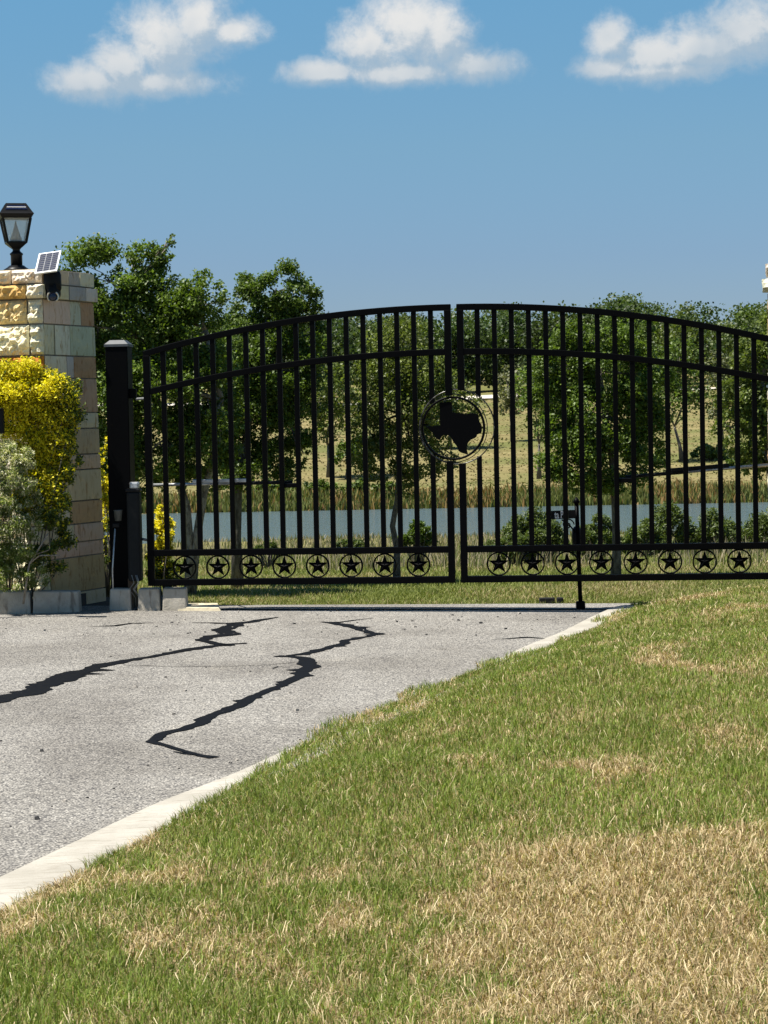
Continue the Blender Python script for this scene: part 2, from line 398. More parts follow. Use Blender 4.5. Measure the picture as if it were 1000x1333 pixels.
# driveway
yy = np.concatenate([np.arange(-8, YEND, 0.2), [YEND]])
V = []; T = []
cols = np.linspace(0, 1, 13)
for Y in yy:
    k = float(kerbx(min(Y, KY[-1])))
    for t in cols:
        X = -13 + (k+13)*t; V.append((X, Y, drive_z(X)))
n = len(cols)
for a in range(len(yy)-1):
    for c_ in range(n-1): T.append((a*n+c_, a*n+c_+1, (a+1)*n+c_+1, (a+1)*n+c_))
DRIVE = obj('driveway', fast_mesh('driveway', V, T), M_ASPH, kind='structure')
ya = 17.14
mb = MB(); mb.tube([(-1.95, ya+.15, drive_z(-1.95)+.004), (-.7, ya+.09, drive_z(-.7)+.004), (.6, ya+.03, drive_z(.6)+.004), (1.82, ya-.03, drive_z(1.82)+.004)], .004, 5)
mb.build('gate_shadow_line', M_TAR, parent=DRIVE)  # thin shadow under the gate, put in as a dark tar line
# kerb ribbon, with joints every few metres
def kerb_section(Y0, Y1):
    Ys = np.arange(Y0, Y1, 0.2); Ys = np.append(Ys, Y1); V = []; T = []
    for Y in Ys:
        k = float(kerbx(Y)); t = Vector((float(kerbx(Y+.1))-float(kerbx(Y-.1)), .2, 0)).normalized(); nn = Vector((t.y, -t.x, 0))
        z = drive_z(k); w = float(np.interp(Y, [7.5, 9.5], [.30, .27]))
        for (o, h) in ((-.004, -.1), (-.004, .010), (.014, .022), (w-.03, .034), (w, .022), (w, -.1)):
            p = Vector((k, Y, z+h)) + nn*o; V.append(tuple(p))
    for a in range(len(Ys)-1):
        for c_ in range(5): T.append((a*6+c_, a*6+c_+1, (a+1)*6+c_+1, (a+1)*6+c_)[::-1])
    return V, T
root = bpy.data.objects.new('kerb', None); COL.objects.link(root); root['kind'] = 'structure'
for (a, c_) in ((-7, -1), (-.985, 5), (5.015, 9.8), (9.815, 13.6), (13.615, float(KY[-1]))):
    Vk, Tk = kerb_section(a, c_); obj('kerb_length', fast_mesh('kerb_length', Vk, Tk), M_CONC, parent=root)
# tar seams traced in plan
def seam(pts, seed, jag=0.38, hgt=0.004):
    r = random.Random(seed); P_ = []
    for (x, y, w) in pts:
        X, Y, z = hit(x, y, dzf); P_.append((Vector((X, Y, 0)), w))
    fine = []
    for a in range(len(P_)-1):
        (p, w), (p2, w2) = P_[a], P_[a+1]; m = max(2, int((p2-p).length/0.05))
        for k in range(m): fine.append((p.lerp(p2, k/m), w+(w2-w)*k/m))
    fine.append(P_[-1]); V = []; T = []
    for a, (p, w) in enumerate(fine):
        t = (fine[min(a+1, len(fine)-1)][0]-fine[max(a-1, 0)][0]).normalized(); nn = Vector((t.y, -t.x, 0))
        sm = lambda k_: float(vnoise(a*.33+seed*17, k_*5.0, 8))*2-1 + .45*(float(vnoise(a*1.1+seed*9, k_*5.0, 6))*2-1)
        wob = nn*(sm(1)*w*jag*1.3); sp1 = r.uniform(.6, 1.6) if r.random() < .06 else 0; sp2 = r.uniform(.6, 1.6) if r.random() < .06 else 0
        l = p + nn*w*(1+sm(2)*jag+sp1) + wob; q_ = p - nn*w*(1+sm(3)*jag+sp2) + wob
        for e in (l, q_): V.append((e.x, e.y, drive_z(e.x)+hgt))
    for a in range(len(fine)-1): T.append((2*a, 2*a+1, 2*a+3, 2*a+2))
    me = fast_mesh('tar_seam', V, T); obj('tar_seam', me, M_TAR, parent=DRIVE)
seam([(-120, 945, .05), (-40, 922, .06), (0, 913, .062), (30, 905, .07), (65, 893, .075), (80, 886, .085), (105, 876, .075), (140, 866, .045), (175, 859, .035), (215, 852, .03), (245, 846, .035), (275, 842, .045), (300, 839, .03), (322, 838, .015)], 1)
seam([(300, 841, .03), (262, 834, .04), (272, 830, .05), (300, 826, .055), (292, 820, .07), (305, 815, .06), (328, 809, .05), (362, 804, .012)], 2)
seam([(250, 811, .008), (275, 811, .02), (305, 812, .03)], 3)
seam([(278, 987, .03), (262, 984, .022), (240, 978, .016), (215, 971, .018), (196, 966, .03), (212, 957, .03), (240, 949, .03), (262, 940, .033), (285, 929, .036), (305, 921, .042), (318, 913, .037), (340, 902, .03), (368, 893, .03), (392, 880, .038), (402, 870, .055), (404, 860, .06), (392, 857, .05), (375, 855, .035), (356, 855, .012)], 4, .28)
seam([(372, 855, .02), (400, 851, .03), (425, 845, .035), (440, 840, .04), (455, 834, .035), (478, 829, .025), (490, 826, .03), (468, 819, .045), (450, 814, .05), (428, 811, .035), (418, 810, .02)], 5)
seam([(430, 812, .008), (460, 808, .015), (486, 805, .006)], 6)
seam([(160, 866, .004), (220, 868, .006), (290, 868, .005), (350, 866, .005), (390, 862, .006)], 7)
seam([(115, 816, .005), (150, 815, .02), (172, 812, .02), (200, 811, .006)], 8)
seam([(640, 833, .004), (672, 831, .012), (690, 830, .02), (712, 832, .005)], 9)
seam([(225, 979, .004), (240, 982, .01), (258, 984, .006)], 10)
seam([(355, 871, .004), (362, 868, .006), (372, 869, .003)], 11)
# pebbles and crumbs of asphalt
mb = MB(); r = random.Random(5)
for k in range(300):
    x, y = r.uniform(0, 760), r.choice([r.uniform(795, 830), r.uniform(800, 1120)])
    X, Y, z = hit(x, y, dzf)
    if X > float(kerbx(Y))-.05: continue
    s = r.choice([.005, .006, .008, .01, .015])*r.uniform(.7, 1.2)
    M = Matrix.Rotation(r.uniform(0, 6), 3, 'Z') @ Matrix.Rotation(r.uniform(-.4, .4), 3, 'X')
    mb.box((X, Y, drive_z(X)+s*.28), (s*1.6, s*1.1, s*.8), M, r.uniform(.5, .9))
M_PEB, N, b = material('pebbles'); n = N.noise(gpos(N), 9, 2)
N.l(N.mix(N.ss(n, .48, .54), (.035, .033, .032, 1), (.32, .29, .25, 1)), b.inputs['Base Color']); b.inputs['Roughness'].default_value = .9
mb.build('gravel', M_PEB, kind='stuff', label='loose pebbles and asphalt crumbs scattered on the driveway', category='gravel')

# lawn bank
def lawn_z(X, Y):
    X = np.asarray(X, float); Y = np.asarray(Y, float)
    k = kerbx(np.minimum(Y, KY[-1])); d = np.maximum(X-k-np.interp(Y, [7.5, 9.5], [.28, .24]), 0)
    z = drive_z(k) + .012 + .24*(1-np.exp(-d/0.85))*sstep(2, 11, Y)*(1-sstep(16.1, 17.85, Y)) + .05*(1-np.exp(-d/.3))*(1-sstep(16.9, 17.85, Y))
    z = z + (vnoise(X*1.1, Y*1.1, 21)-.5)*.09*np.minimum(d/.4, 1)*(1-sstep(16.8, 17.7, Y)) + (vnoise(X*4, Y*4, 22)-.5)*.025*np.minimum(d/.3, 1)
    return z - .10*sstep(17.55, 18.0, Y)
ds = np.concatenate([np.arange(.22, 3.2, .09), np.arange(3.2, 11, .6)]); yl = np.arange(-8, 18.01, .1)
V = []
for Y in yl:
    k = float(kerbx(min(Y, KY[-1]))); X = k+ds; Z = lawn_z(X, np.full_like(X, Y)); V.append(np.stack([X, np.full_like(X, Y), Z], 1))
V = np.concatenate(V); n = len(ds)
I, J = np.meshgrid(np.arange(n-1), np.arange(len(yl)-1)); q = (J*n+I).ravel()
me = fast_mesh('lawn', V, np.stack([q, q+1, q+n+1, q+n], 1)); me.polygons.foreach_set('use_smooth', [True]*len(me.polygons))
obj('lawn', me, M_LAWN, kind='structure')

# ------------------------------------------------------------------ grass blades
def blades(name, X, Y, Z, L, Wd, lean, colr, props, curl=0.5):
    n = len(X); th = RNG.uniform(0, 2*np.pi, n); ph = RNG.uniform(0, 2*np.pi, n)
    dx, dy = np.cos(th), np.sin(th); sx_, sy_ = np.cos(ph)*Wd/2, np.sin(ph)*Wd/2
    s1 = np.sin(lean*.55); c1 = np.cos(lean*.55); s2 = np.sin(lean*(1+curl*.5)); c2 = np.maximum(np.cos(lean*(1+curl*.5)), -.2)
    mx, my, mz = X+dx*L*.55*s1, Y+dy*L*.55*s1, Z+L*.55*c1
    tx, ty, tz = mx+dx*L*.5*s2, my+dy*L*.5*s2, mz+L*.5*c2
    V = np.empty((n, 5, 3)); b0 = Z-.012
    V[:, 0] = np.stack([X-sx_, Y-sy_, b0], 1); V[:, 1] = np.stack([X+sx_, Y+sy_, b0], 1)
    V[:, 2] = np.stack([mx-sx_*.8, my-sy_*.8, mz], 1); V[:, 3] = np.stack([mx+sx_*.8, my+sy_*.8, mz], 1); V[:, 4] = np.stack([tx, ty, np.maximum(tz, Z+.002)], 1)
    base = np.arange(n)[:, None]*5
    T = np.concatenate([base+np.array([[0, 1, 2]]), base+np.array([[1, 3, 2]]), base+np.array([[2, 3, 4]])], 0)
    C = np.repeat(colr, 5, 0)
    return obj(name, fast_mesh(name, V.reshape(-1, 3), T, C), M_BLADE, **props)
def mixc(a, b, t): return np.asarray(a)[None]*(1-t[:, None]) + np.asarray(b)[None]*t[:, None]

# dry places of the lawn, given where they lie
dry_spots = [(760, 1150, 230, 60, .70), (950, 1230, 190, 90, .62), (560, 1225, 160, 40, .72), (930, 1085, 110, 40, .62), (800, 1010, 55, 14, 1.2), (910, 864, 50, 6, 1.1), (700, 1075, 120, 30, .5),
             (180, 1240, 70, 22, .8), (160, 1140, 60, 12, .6), (320, 1105, 40, 10, .5), (620, 1310, 300, 40, .55), (940, 950, 90, 10, .5), (600, 962, 90, 10, .4), (900, 792, 70, 6, .5), (480, 1150, 120, 18, .55), (760, 935, 90, 6, .45), (560,1000,70,9,.35)]
green_spots = [(600, 1070, 120, 35, .8), (930, 1105, 60, 12, .5), (420, 1010, 120, 35, .4), (700, 890, 180, 45, .5), (830, 1040, 60, 20, .4), (90, 1290, 120, 40, .35)]
lzf = lambda X, Y: float(lawn_z(X, Y))
def spotlist(sp):
    o = []
    for (x, y, rx, ry, a) in sp:
        X, Y, z = hit(x, y, lzf); X2, Y2, _ = hit(x+rx, y, lzf); _, Y3, _ = hit(x, y-ry, lzf); _, Y4, _ = hit(x, y+ry, lzf)
        o.append((X, Y, abs(X2-X), abs(Y3-Y4)/2, a))
    return o
DS, GS = spotlist(dry_spots), spotlist(green_spots)
def dryness(X, Y):
    X0, Y0 = X, Y
    X = X0+(fbm(X0*2.3, Y0*1.6, 33)-.47)*.9; Y = Y0+(fbm(X0*2.3, Y0*1.6, 34)-.47)*1.8
    d = 0.20 + (fbm(X0*1.7, Y0*1.0, 31)-.47)*1.6 + (fbm(X0*6, Y0*3, 37)-.47)*1.7
    for (a, b_, rx, ry, w) in DS: d = d + w*np.exp(-((X-a)/rx)**2-((Y-b_)/ry)**2)
    for (a, b_, rx, ry, w) in GS: d = d - w*np.exp(-((X-a)/rx)**2-((Y-b_)/ry)**2)
    return np.clip(d, 0, 1)
def edge_off(Y):
    cover = sstep(8.0, 10.6, Y+.5*(fbm(np.asarray(Y)*1.9, np.asarray(Y)*0, 43)-.47))*(1-sstep(12.4, 14.2, Y))
    return np.interp(Y, [7.5, 9.5], [.285, .24]) - .17*cover
Xs = []; Ys = []
for (y0, y1, dens) in ((3.9, 6.5, 17000), (6.5, 9, 12500), (9, 13, 9000), (13, 17.9, 7000)):
    for Y0 in np.arange(y0, y1, .1):
        k = float(kerbx(min(Y0, KY[-1])))+float(edge_off(Y0)); lo_ = max(k, -.21*Y0-.3); hi = .19*Y0+.35
        m = RNG.poisson(dens*.1*(hi-lo_)); Xs.append(RNG.uniform(lo_, hi, m)); Ys.append(RNG.uniform(Y0, Y0+.1, m))
X = np.concatenate(Xs); Y = np.concatenate(Ys)
# ragged overhang along the kerb
m = 9000; Ye = RNG.uniform(4.5, 17.4, m); over = (fbm(Ye*2.2, Ye*0, 41)-.36)*.55
Xe = kerbx(Ye)+edge_off(Ye)+.02-np.abs(RNG.uniform(0, 1, m))*np.clip(over, 0, .16)*sstep(7.0, 8.6, Ye); X = np.concatenate([X, Xe]); Y = np.concatenate([Y, Ye])
D = dryness(X, Y); n = len(X); Z = np.maximum(lawn_z(X, Y), drive_z(X)+.03); isdry = RNG.random(n) < np.clip((D-.12)*1.15, .15, .86)
tall = np.clip(fbm(X*2.6, Y*2.6, 51)*1.9-.35, .15, 1.3); edge = np.exp(-np.maximum(X-kerbx(np.minimum(Y, KY[-1]))-.25, 0)/.18)
L = np.where(isdry, RNG.uniform(.022, .058, n), RNG.uniform(.016, .040, n)+.022*tall*(1-D))*(1+.25*edge*(1-D))*np.interp(Y, [8, 13], [1, .78])
Wd = np.interp(Y, [4, 9, 17], [.0026, .0034, .0052])*RNG.uniform(.6, 1.25, n)
lean = np.where(isdry, RNG.uniform(.75, 1.8, n), RNG.uniform(.2, 1.5, n))
t = RNG.random(n)
gcol = mixc((.076, .125, .014), (.225, .282, .048), t); gcol = gcol*(.8+.5*fbm(X*3, Y*3, 61))[:, None]
dcol = mixc((.25, .165, .072), (.70, .565, .34), t**1.3)
brown = RNG.random(n) < .24; dcol[brown] = dcol[brown]*np.array([.42, .36, .30])
half = RNG.random(n) < .22; gcol[half] = gcol[half]*.55 + dcol[half]*.42
C = np.where(isdry[:, None], dcol, gcol)
m = 9000; Ys2 = 4+RNG.random(m)**1.2*13; Xs2 = RNG.uniform(-1, 1, m)*(.19*Ys2+.2); ok = Xs2 > kerbx(Ys2)+.32; Xs2, Ys2 = Xs2[ok], Ys2[ok]; m = len(Xs2)
ok = RNG.random(m) < .35+.65*dryness(Xs2, Ys2); Xs2, Ys2 = Xs2[ok], Ys2[ok]; m = len(Xs2)     # long loose clippings lying on top
X = np.concatenate([X, Xs2]); Y = np.concatenate([Y, Ys2]); Z = np.concatenate([Z, lawn_z(Xs2, Ys2)+RNG.uniform(.008, .026, m)])
L = np.concatenate([L, RNG.uniform(.03, .075, m)]); Wd = np.concatenate([Wd, np.interp(Ys2, [4, 17], [.0017, .0036])*RNG.uniform(.7, 1.3, m)])
lean = np.concatenate([lean, RNG.uniform(1.35, 1.85, m)]); C = np.concatenate([C, mixc((.42, .33, .17), (.74, .63, .41), RNG.random(m))])
blades('grass', X, Y, Z, L, Wd, lean, C, dict(kind='stuff', label='mown lawn of short green grass with dry straw patches beside the kerb', category='grass'))
# grass behind the gate
Xs = []; Ys = []
for (y0, y1, dens) in ((17.74, 21, 2600), (21, 30, 900), (30, 46, 320)):
    for Y0 in np.arange(y0, y1, .2):
        w = .19*Y0+.5; m = RNG.poisson(dens*.2*2*w); Xs.append(RNG.uniform(-w, w, m)); Ys.append(RNG.uniform(Y0, Y0+.2, m))
X = np.concatenate(Xs); Y = np.concatenate(Ys); n = len(X); t = RNG.random(n)
D = np.clip(fbm(X*.9, Y*.5, 71)*1.8-.62+sstep(26, 40, Y)*.35, 0, 1); isdry = RNG.random(n) < D
C = np.where(isdry[:, None], mixc((.26, .20, .09), (.46, .38, .21), t), mixc((.12, .15, .03), (.25, .27, .075), t))
L = RNG.uniform(.03, .06, n)*np.interp(Y, [18, 24, 40], [.8, 1.3, 2.6]); Wd = np.interp(Y, [18, 46], [.007, .022])*RNG.uniform(.7, 1.2, n)
blades('grass', X, Y, ground_z(X, Y), L, Wd, RNG.uniform(.2, 1.1, n), C, dict(kind='stuff', label='rough green grass strip just behind the iron gate', category='grass'))
# tall dry brush on the near bank of the lake
m = 24000; Y = 26+RNG.random(m)**1.4*42; X = RNG.uniform(-1, 1, m)*(.19*Y+1)
keep = fbm(X*.5, Y*.25, 81) > .40+.05*sstep(-6, -2, -X); X, Y = X[keep], Y[keep]; n = len(X); t = RNG.random(n)
g = RNG.random(n) < .38
C = np.where(g[:, None], mixc((.07, .095, .025), (.14, .16, .05), t), mixc((.22, .18, .105), (.37, .315, .215), t))
blades('dry_brush', X, Y, ground_z(X, Y), RNG.uniform(.11, .33, n)*np.interp(Y, [26, 36, 46, 75], [1., 1.1, .8, .6]), np.interp(Y, [26, 75], [.012, .035]), RNG.uniform(.05, .6, n), C,
       dict(kind='stuff', label='tall straw coloured brush on the near bank of the lake', category='brush'))
# reeds on the far shore
m = 20000; Y = 98.2+np.abs(RNG.normal(0, 2.6, m)); X = RNG.uniform(-24, 26, m); t = RNG.random(m)
g = RNG.random(m) < np.clip(fbm(X*.22, Y*.1, 91)*2-.5, .15, .92)
C = np.where(g[:, None], mixc((.085, .105, .025), (.17, .185, .055), t), mixc((.21, .125, .042), (.33, .225, .09), t))
blades('reeds', X, Y, np.maximum(ground_z(X, Y), -2.7), RNG.uniform(.18, .55, m)*(.45+1.1*fbm(X*.16, Y*.3, 92)), np.full(m, .10), RNG.uniform(.05, .5, m), C,
       dict(kind='stuff', label='rusty and green reeds lining the far shore of the lake', category='reeds'))
# tussocks of the hay meadow
m = 30000; Y = 102+RNG.random(m)**1.3*98; X = RNG.uniform(-1, 1, m)*(.2*Y+3); t = RNG.random(m)
g = RNG.random(m) < np.clip(fbm(X*.09, Y*.12, 95)*2.4-.95, .03, .9)
C = np.where(g[:, None], mixc((.11, .125, .036), (.19, .195, .065), t), mixc((.16, .128, .055), (.28, .23, .11), t))
blades('meadow_grass', X, Y, ground_z(X, Y), RNG.uniform(.04, .10, m), np.interp(Y, [100, 200], [.10, .20]), RNG.uniform(.2, 1.2, m), C,
       dict(kind='stuff', label='tan hay meadow grass sloping up beyond the lake', category='grass'))

# ------------------------------------------------------------------ foliage
def leaf_arrays(Pts, L, asp, C, up=0.5, nseed=None):
    n = len(Pts); d = RNG.normal(size=(n, 3)); d /= np.linalg.norm(d, axis=1)[:, None]
    nr = RNG.normal(size=(n, 3)); nr[:, 2] = np.abs(nr[:, 2])+up; nr -= (nr*d).sum(1)[:, None]*d; nr /= np.linalg.norm(nr, axis=1)[:, None]+1e-9
    s = np.cross(d, nr); L = np.broadcast_to(L, (n,))[:, None]*RNG.uniform(.65, 1.25, (n, 1)); w = L*asp*.5
    V = np.empty((n, 4, 3)); V[:, 0] = Pts-d*L*.5; V[:, 2] = Pts+d*L*.5-nr*L*.08
    V[:, 1] = Pts+s*w+nr*L*.07; V[:, 3] = Pts-s*w+nr*L*.07
    b0 = np.arange(n)[:, None]*4
    T = np.concatenate([b0+np.array([[0, 1, 2]]), b0+np.array([[0, 2, 3]])], 0)
    return V.reshape(-1, 3), T, np.repeat(C, 4, 0)
def clumps(lobes, per, spread, shell=.6, jit=1.0):
    """lobes: (centre, rx, ry, rz) -> clump centres, their radii"""
    cs = []; rs = []; li = []
    for k, (c, rx, ry, rz) in enumerate(lobes):
        m = max(4, int(per*1.5*(rx*rz)**.5*1.0/.3))
        u = RNG.normal(size=(m, 3)); u /= np.linalg.norm(u, axis=1)[:, None]
        r = RNG.random(m)**(1/3)*(1-shell) + shell*RNG.uniform(.75, 1.08, m)
        cs.append(np.array(c)[None]+u*r[:, None]*np.array([rx, ry, rz])[None]); rs.append(np.full(m, spread*min(rx, rz)*1.0)*RNG.uniform(.6, 1.3, m)); li += [k]*m
    return np.concatenate(cs), np.concatenate(rs), np.array(li)
def foliage(lobes, n, L, asp, pal, per=16, spread=.3, shell=.6, up=.5, flat=.75, tint=None):
    c, r, li = clumps(lobes, per, spread, shell)
    w = r**2; pick = RNG.choice(len(c), n, p=w/w.sum())
    off = np.clip(RNG.normal(size=(n, 3)), -2.1, 2.1)*np.array([1, 1, flat]); Pt = c[pick]+off*(r[pick]*.55)[:, None]
    t = RNG.random(n); ct = RNG.uniform(.78, 1.2, len(c))[pick]
    C = mixc(pal[0], pal[1], t)*ct[:, None]
    if len(pal) > 2: k = RNG.random(n) < .06; C[k] = np.array(pal[2])
    if tint is not None: C = tint(Pt, C)
    return leaf_arrays(Pt, L, asp, C, up), c, li
GREEN = ((.058, .098, .012), (.155, .220, .034)); OLIVE = ((.075, .108, .018), (.175, .215, .048)); DEEP = ((.048, .082, .012), (.125, .182, .030))

def pxlobes(lst, Y, depth=.85, jit=.35):
    s = Y/FPX; o = []
    for L_ in lst:
        x, y, rx, ry = L_[:4]; c = P(x, y, Y+(L_[4] if len(L_) > 4 else random.uniform(-jit, jit)*rx*s*1.6))
        o.append((tuple(c), rx*s, max(rx, ry)*s*depth, ry*s))
    return o
def make_tree(name, label, base, Y, trunk_px, lobes_px, n, L, pal, r0_=.045, asp=.6, bark=None, per=16, spread=.33, group=None, limbs=None, stems=None, shell=.6, twig=5, zbase=None, cat='tree', flat=.75, depth=.85):
    bz = float(ground_z(P(base[0], base[1], Y).x, Y)) if zbase is None else zbase
    b_ = P(base[0], base[1], Y); b_.z = bz-.03
    t = thing(name, label, cat, tuple(b_), 0, group)
    lobes = pxlobes(lobes_px, Y, depth); (V, T, C), cc_, li = foliage(lobes, n, L, asp, pal, per, spread, shell, flat=flat)
    V = V - np.array(b_)[None]
    obj('crown', fast_mesh('crown', V, T, C), M_LEAF, t)
    mb = MB(); r = random.Random(hash(label) % 1000 if False else len(label)*7+n % 97)
    def path(p, q, k, w):
        L_ = (q-p).length
        return [p.lerp(q, i_/k)+Vector((r.uniform(-1, 1), r.uniform(-1, 1), r.uniform(-.5, .5)))*(w*L_*(0 if i_ in (0, k) else 1)) for i_ in range(k+1)]
    stems = stems or [trunk_px]; forks = []
    for st in stems:
        pts = [Vector((0, 0, 0))]+[P(x, y, Y)-b_ for (x, y) in st]
        rr = [r0_*1.35]+[r0_*(1-.5*i_/len(st)) for i_ in range(1, len(st)+1)]
        mb.tube(pts, rr, 8); forks.append((pts[-1], rr[-1])); 
        if len(pts) > 2: forks.append((pts[-2], rr[-2]))
    for k, (c, rx, ry, rz) in enumerate(lobes):
        q = Vector(c)-b_; fp, fr = min(forks, key=lambda a: (a[0]-q).length + (1.5 if a[0].z > q.z+.3*rz else 0))
        p_ = path(fp, q, 4, .07); mb.tube(p_, [fr*.7, fr*.55, fr*.42, fr*.33, fr*.22], 6)
        idx = np.where(li == k)[0]
        for a in idx[:twig]:
            e = Vector(cc_[a])-b_; p2 = path(p_[3], e, 3, .08); mb.tube(p2, [fr*.25, fr*.18, fr*.12, fr*.06], 5)
    mb.build('trunk', bark or M_BARK, t, True)
    return t

make_tree('shade_tree', 'leafy tree with pale forked trunk behind the gate leaf, beside the stone pillar', (247, 783), 20.5, None,
    [(98, 392, 28, 36), (135, 362, 52, 50), (175, 345, 42, 32), (110, 420, 40, 60), (175, 430, 62, 50), (228, 395, 40, 36), (262, 388, 32, 36), (255, 440, 45, 45), (215, 325, 16, 14), (228, 312, 10, 8), (140, 500, 52, 55), (205, 505, 55, 50), (262, 510, 45, 50),
     (150, 580, 45, 45), (205, 585, 45, 42), (255, 590, 38, 40), (160, 640, 30, 22), (290, 560, 30, 45), (225, 622, 32, 20)],
    84000, .036, GREEN, .048, .66, M_PALE, stems=[[(248, 720), (243, 660), (225, 600), (205, 520), (185, 440), (165, 380)], [(256, 700), (266, 640), (282, 580), (288, 520), (268, 430)]], twig=4)
make_tree('round_tree', 'dark round topped tree with straight dark trunk behind the arched gate', (309, 755), 22.0, [(308, 700), (310, 640), (322, 560), (335, 480), (350, 410)],
    [(360, 375, 45, 32), (330, 388, 28, 32), (395, 395, 24, 26), (345, 425, 52, 35), (390, 435, 32, 38), (310, 470, 40, 48), (365, 480, 48, 46), (325, 530, 48, 46), (375, 545, 38, 46), (310, 595, 42, 40), (352, 605, 32, 34), (285, 620, 26, 20), (395, 590, 12, 22)],
    62000, .036, DEEP, .055, .66, M_BARK, twig=4)
make_tree('slender_tree', 'slender olive green tree with bowed dark trunk behind the state emblem', (516, 752), 22.4, [(517, 715), (511, 685), (517, 650), (520, 600), (522, 540), (525, 480)],
    [(525, 450, 40, 34), (500, 490, 36, 36), (552, 485, 38, 36), (520, 535, 46, 40), (480, 555, 26, 30), (560, 545, 34, 40), (500, 595, 34, 34), (545, 600, 36, 30), (520, 632, 28, 18), (585, 590, 14, 22), (470, 520, 20, 25)],
    23000, .037, ((.072, .100, .018), (.165, .195, .045)), .036, .62, M_BARK, twig=6, per=15, spread=.36)
make_tree('spreading_tree', 'dense spreading green tree with grey trunk behind the opposite gate leaf and street sign', (801, 752), 22.2, [(803, 715), (801, 660), (797, 600), (788, 540), (780, 480)],
    [(770, 435, 50, 30), (815, 440, 36, 28), (735, 470, 40, 40), (790, 485, 50, 42), (840, 490, 32, 44), (720, 530, 32, 42), (770, 545, 46, 44), (825, 550, 40, 42), (745, 595, 38, 40), (790, 605, 42, 34), (842, 595, 28, 34), (812, 632, 22, 16), (760, 632, 22, 16), (722, 580, 22, 34)],
    52000, .037, ((.054, .092, .012), (.142, .205, .032)), .048, .66, M_BARK, twig=5)
make_tree('shade_tree', 'green oak with low branches standing alone at the meadow edge past the lake rail', (1010, 700), 34.0, [(1008, 660), (1003, 600), (995, 540), (990, 490)],
    [(985, 470, 34, 30), (1020, 450, 40, 40), (965, 515, 30, 32), (1005, 530, 45, 40), (960, 565, 26, 28), (1000, 585, 40, 28), (985, 610, 24, 14), (1045, 540, 40, 60)],
    26000, .065, OLIVE, .10, .6, M_BARK)

# trees standing in the far meadow
def far_base(x, y):
    d = ray(x, y); t = 60.0
    for _ in range(4000):
        p = Vector((0, 0, CAMH))+d*t
        if p.z <= float(ground_z(p.x, p.y)) and t > 101: break
        t += .15
    return p.y
def meadow_tree(name, label, base, stem, lobes, n, pal=GREEN, r=.12, L=.20, per=8):
    Y = far_base(*base); make_tree(name, label, base, Y, stem, lobes, n, L*Y/130, pal, r*Y/120, .75, M_BARK, per, .36, 'trees standing in the meadow beyond the lake', twig=3)
meadow_tree('meadow_tree', 'small meadow tree with bare straight trunk and its dark shadow beside', (702, 624), [(702, 600), (702, 578)], [(705, 530, 26, 30), (690, 505, 22, 30), (722, 510, 24, 34), (708, 560, 20, 14), (705, 485, 24, 18)], 3600)
meadow_tree('meadow_tree', 'crooked meadow tree with leaning dark double trunk above a low shrub', (888, 601), [(885, 580), (878, 555)], [(872, 520, 26, 26), (895, 500, 26, 30), (860, 490, 24, 28), (885, 465, 28, 24), (915, 520, 14, 20)], 3600, DEEP)
meadow_tree('meadow_tree', 'broad meadow tree with grey trunk seen between the bowed tree and round tree', (428, 622), [(428, 600), (427, 580)], [(430, 545, 24, 28), (412, 520, 22, 28), (450, 530, 24, 30), (432, 495, 26, 24), (415, 565, 12, 14)], 3600, OLIVE)
meadow_tree('meadow_tree', 'low dark meadow tree casting a wide shade on the hay', (452, 624), [(453, 610), (455, 600)], [(455, 590, 20, 14), (470, 580, 18, 18), (440, 600, 10, 8), (480, 600, 16, 12)], 2200, DEEP)
meadow_tree('meadow_tree', 'thin pale grey tree with sparse leaves on the upper meadow', (668, 575), [(666, 550), (664, 530)], [(662, 500, 16, 26), (672, 520, 14, 20), (655, 525, 12, 18)], 1300, ((.10, .11, .05), (.20, .20, .11)))
meadow_tree('meadow_tree', 'tall thin grey green tree on the upper meadow near the oak', (941, 590), [(940, 565), (940, 540)], [(940, 505, 18, 30), (928, 480, 18, 26), (952, 485, 18, 28), (938, 540, 16, 16)], 2000, ((.07, .085, .035), (.15, .16, .075)))
meadow_tree('meadow_tree', 'bushy bright green tree at the foot of the wooded hill behind the emblem', (585, 585), [(586, 570), (586, 555)], [(585, 520, 28, 30), (562, 535, 20, 24), (608, 530, 20, 26), (585, 555, 26, 14)], 3000, ((.06, .085, .016), (.14, .17, .04)))

def shrub(name, label, base, Y, lobes, n, L, pal, asp=.6, per=12, spread=.4, group=None, tint=None, stems=5, zb=None, shell=.5, mat=None, flat=.8, extra=None, depth=.85, up=.5, by=None):
    b_ = P(base[0], base[1], by or Y); b_.z = (float(ground_z(b_.x, Y)) if zb is None else zb)-.02
    t = thing(name, label, 'shrub', tuple(b_), 0, group)
    lb = pxlobes(lobes, Y, depth); (V, T, C), cc_, li = foliage(lb, n, L, asp, pal, per, spread, shell, tint=tint, flat=flat, up=up)
    obj('foliage', fast_mesh('foliage', V-np.array(b_)[None], T, C), M_LEAF, t)
    mb = MB(); k = max(1, len(cc_)//(stems*4)); s = Y/FPX
    for e in cc_[::k]:
        q = Vector(e)-b_; m = q*.5+Vector((random.uniform(-1, 1), random.uniform(-1, 1), 0))*q.length*.06
        mb.tube([(q.x*.06, q.y*.06, 0), m, q], [1.3*s*.8, 1.0*s*.7, .5*s], 5)
    mb.build('stem', M_BARK, t, True)
    return t
BG = 'shrubs on the near bank of the lake'
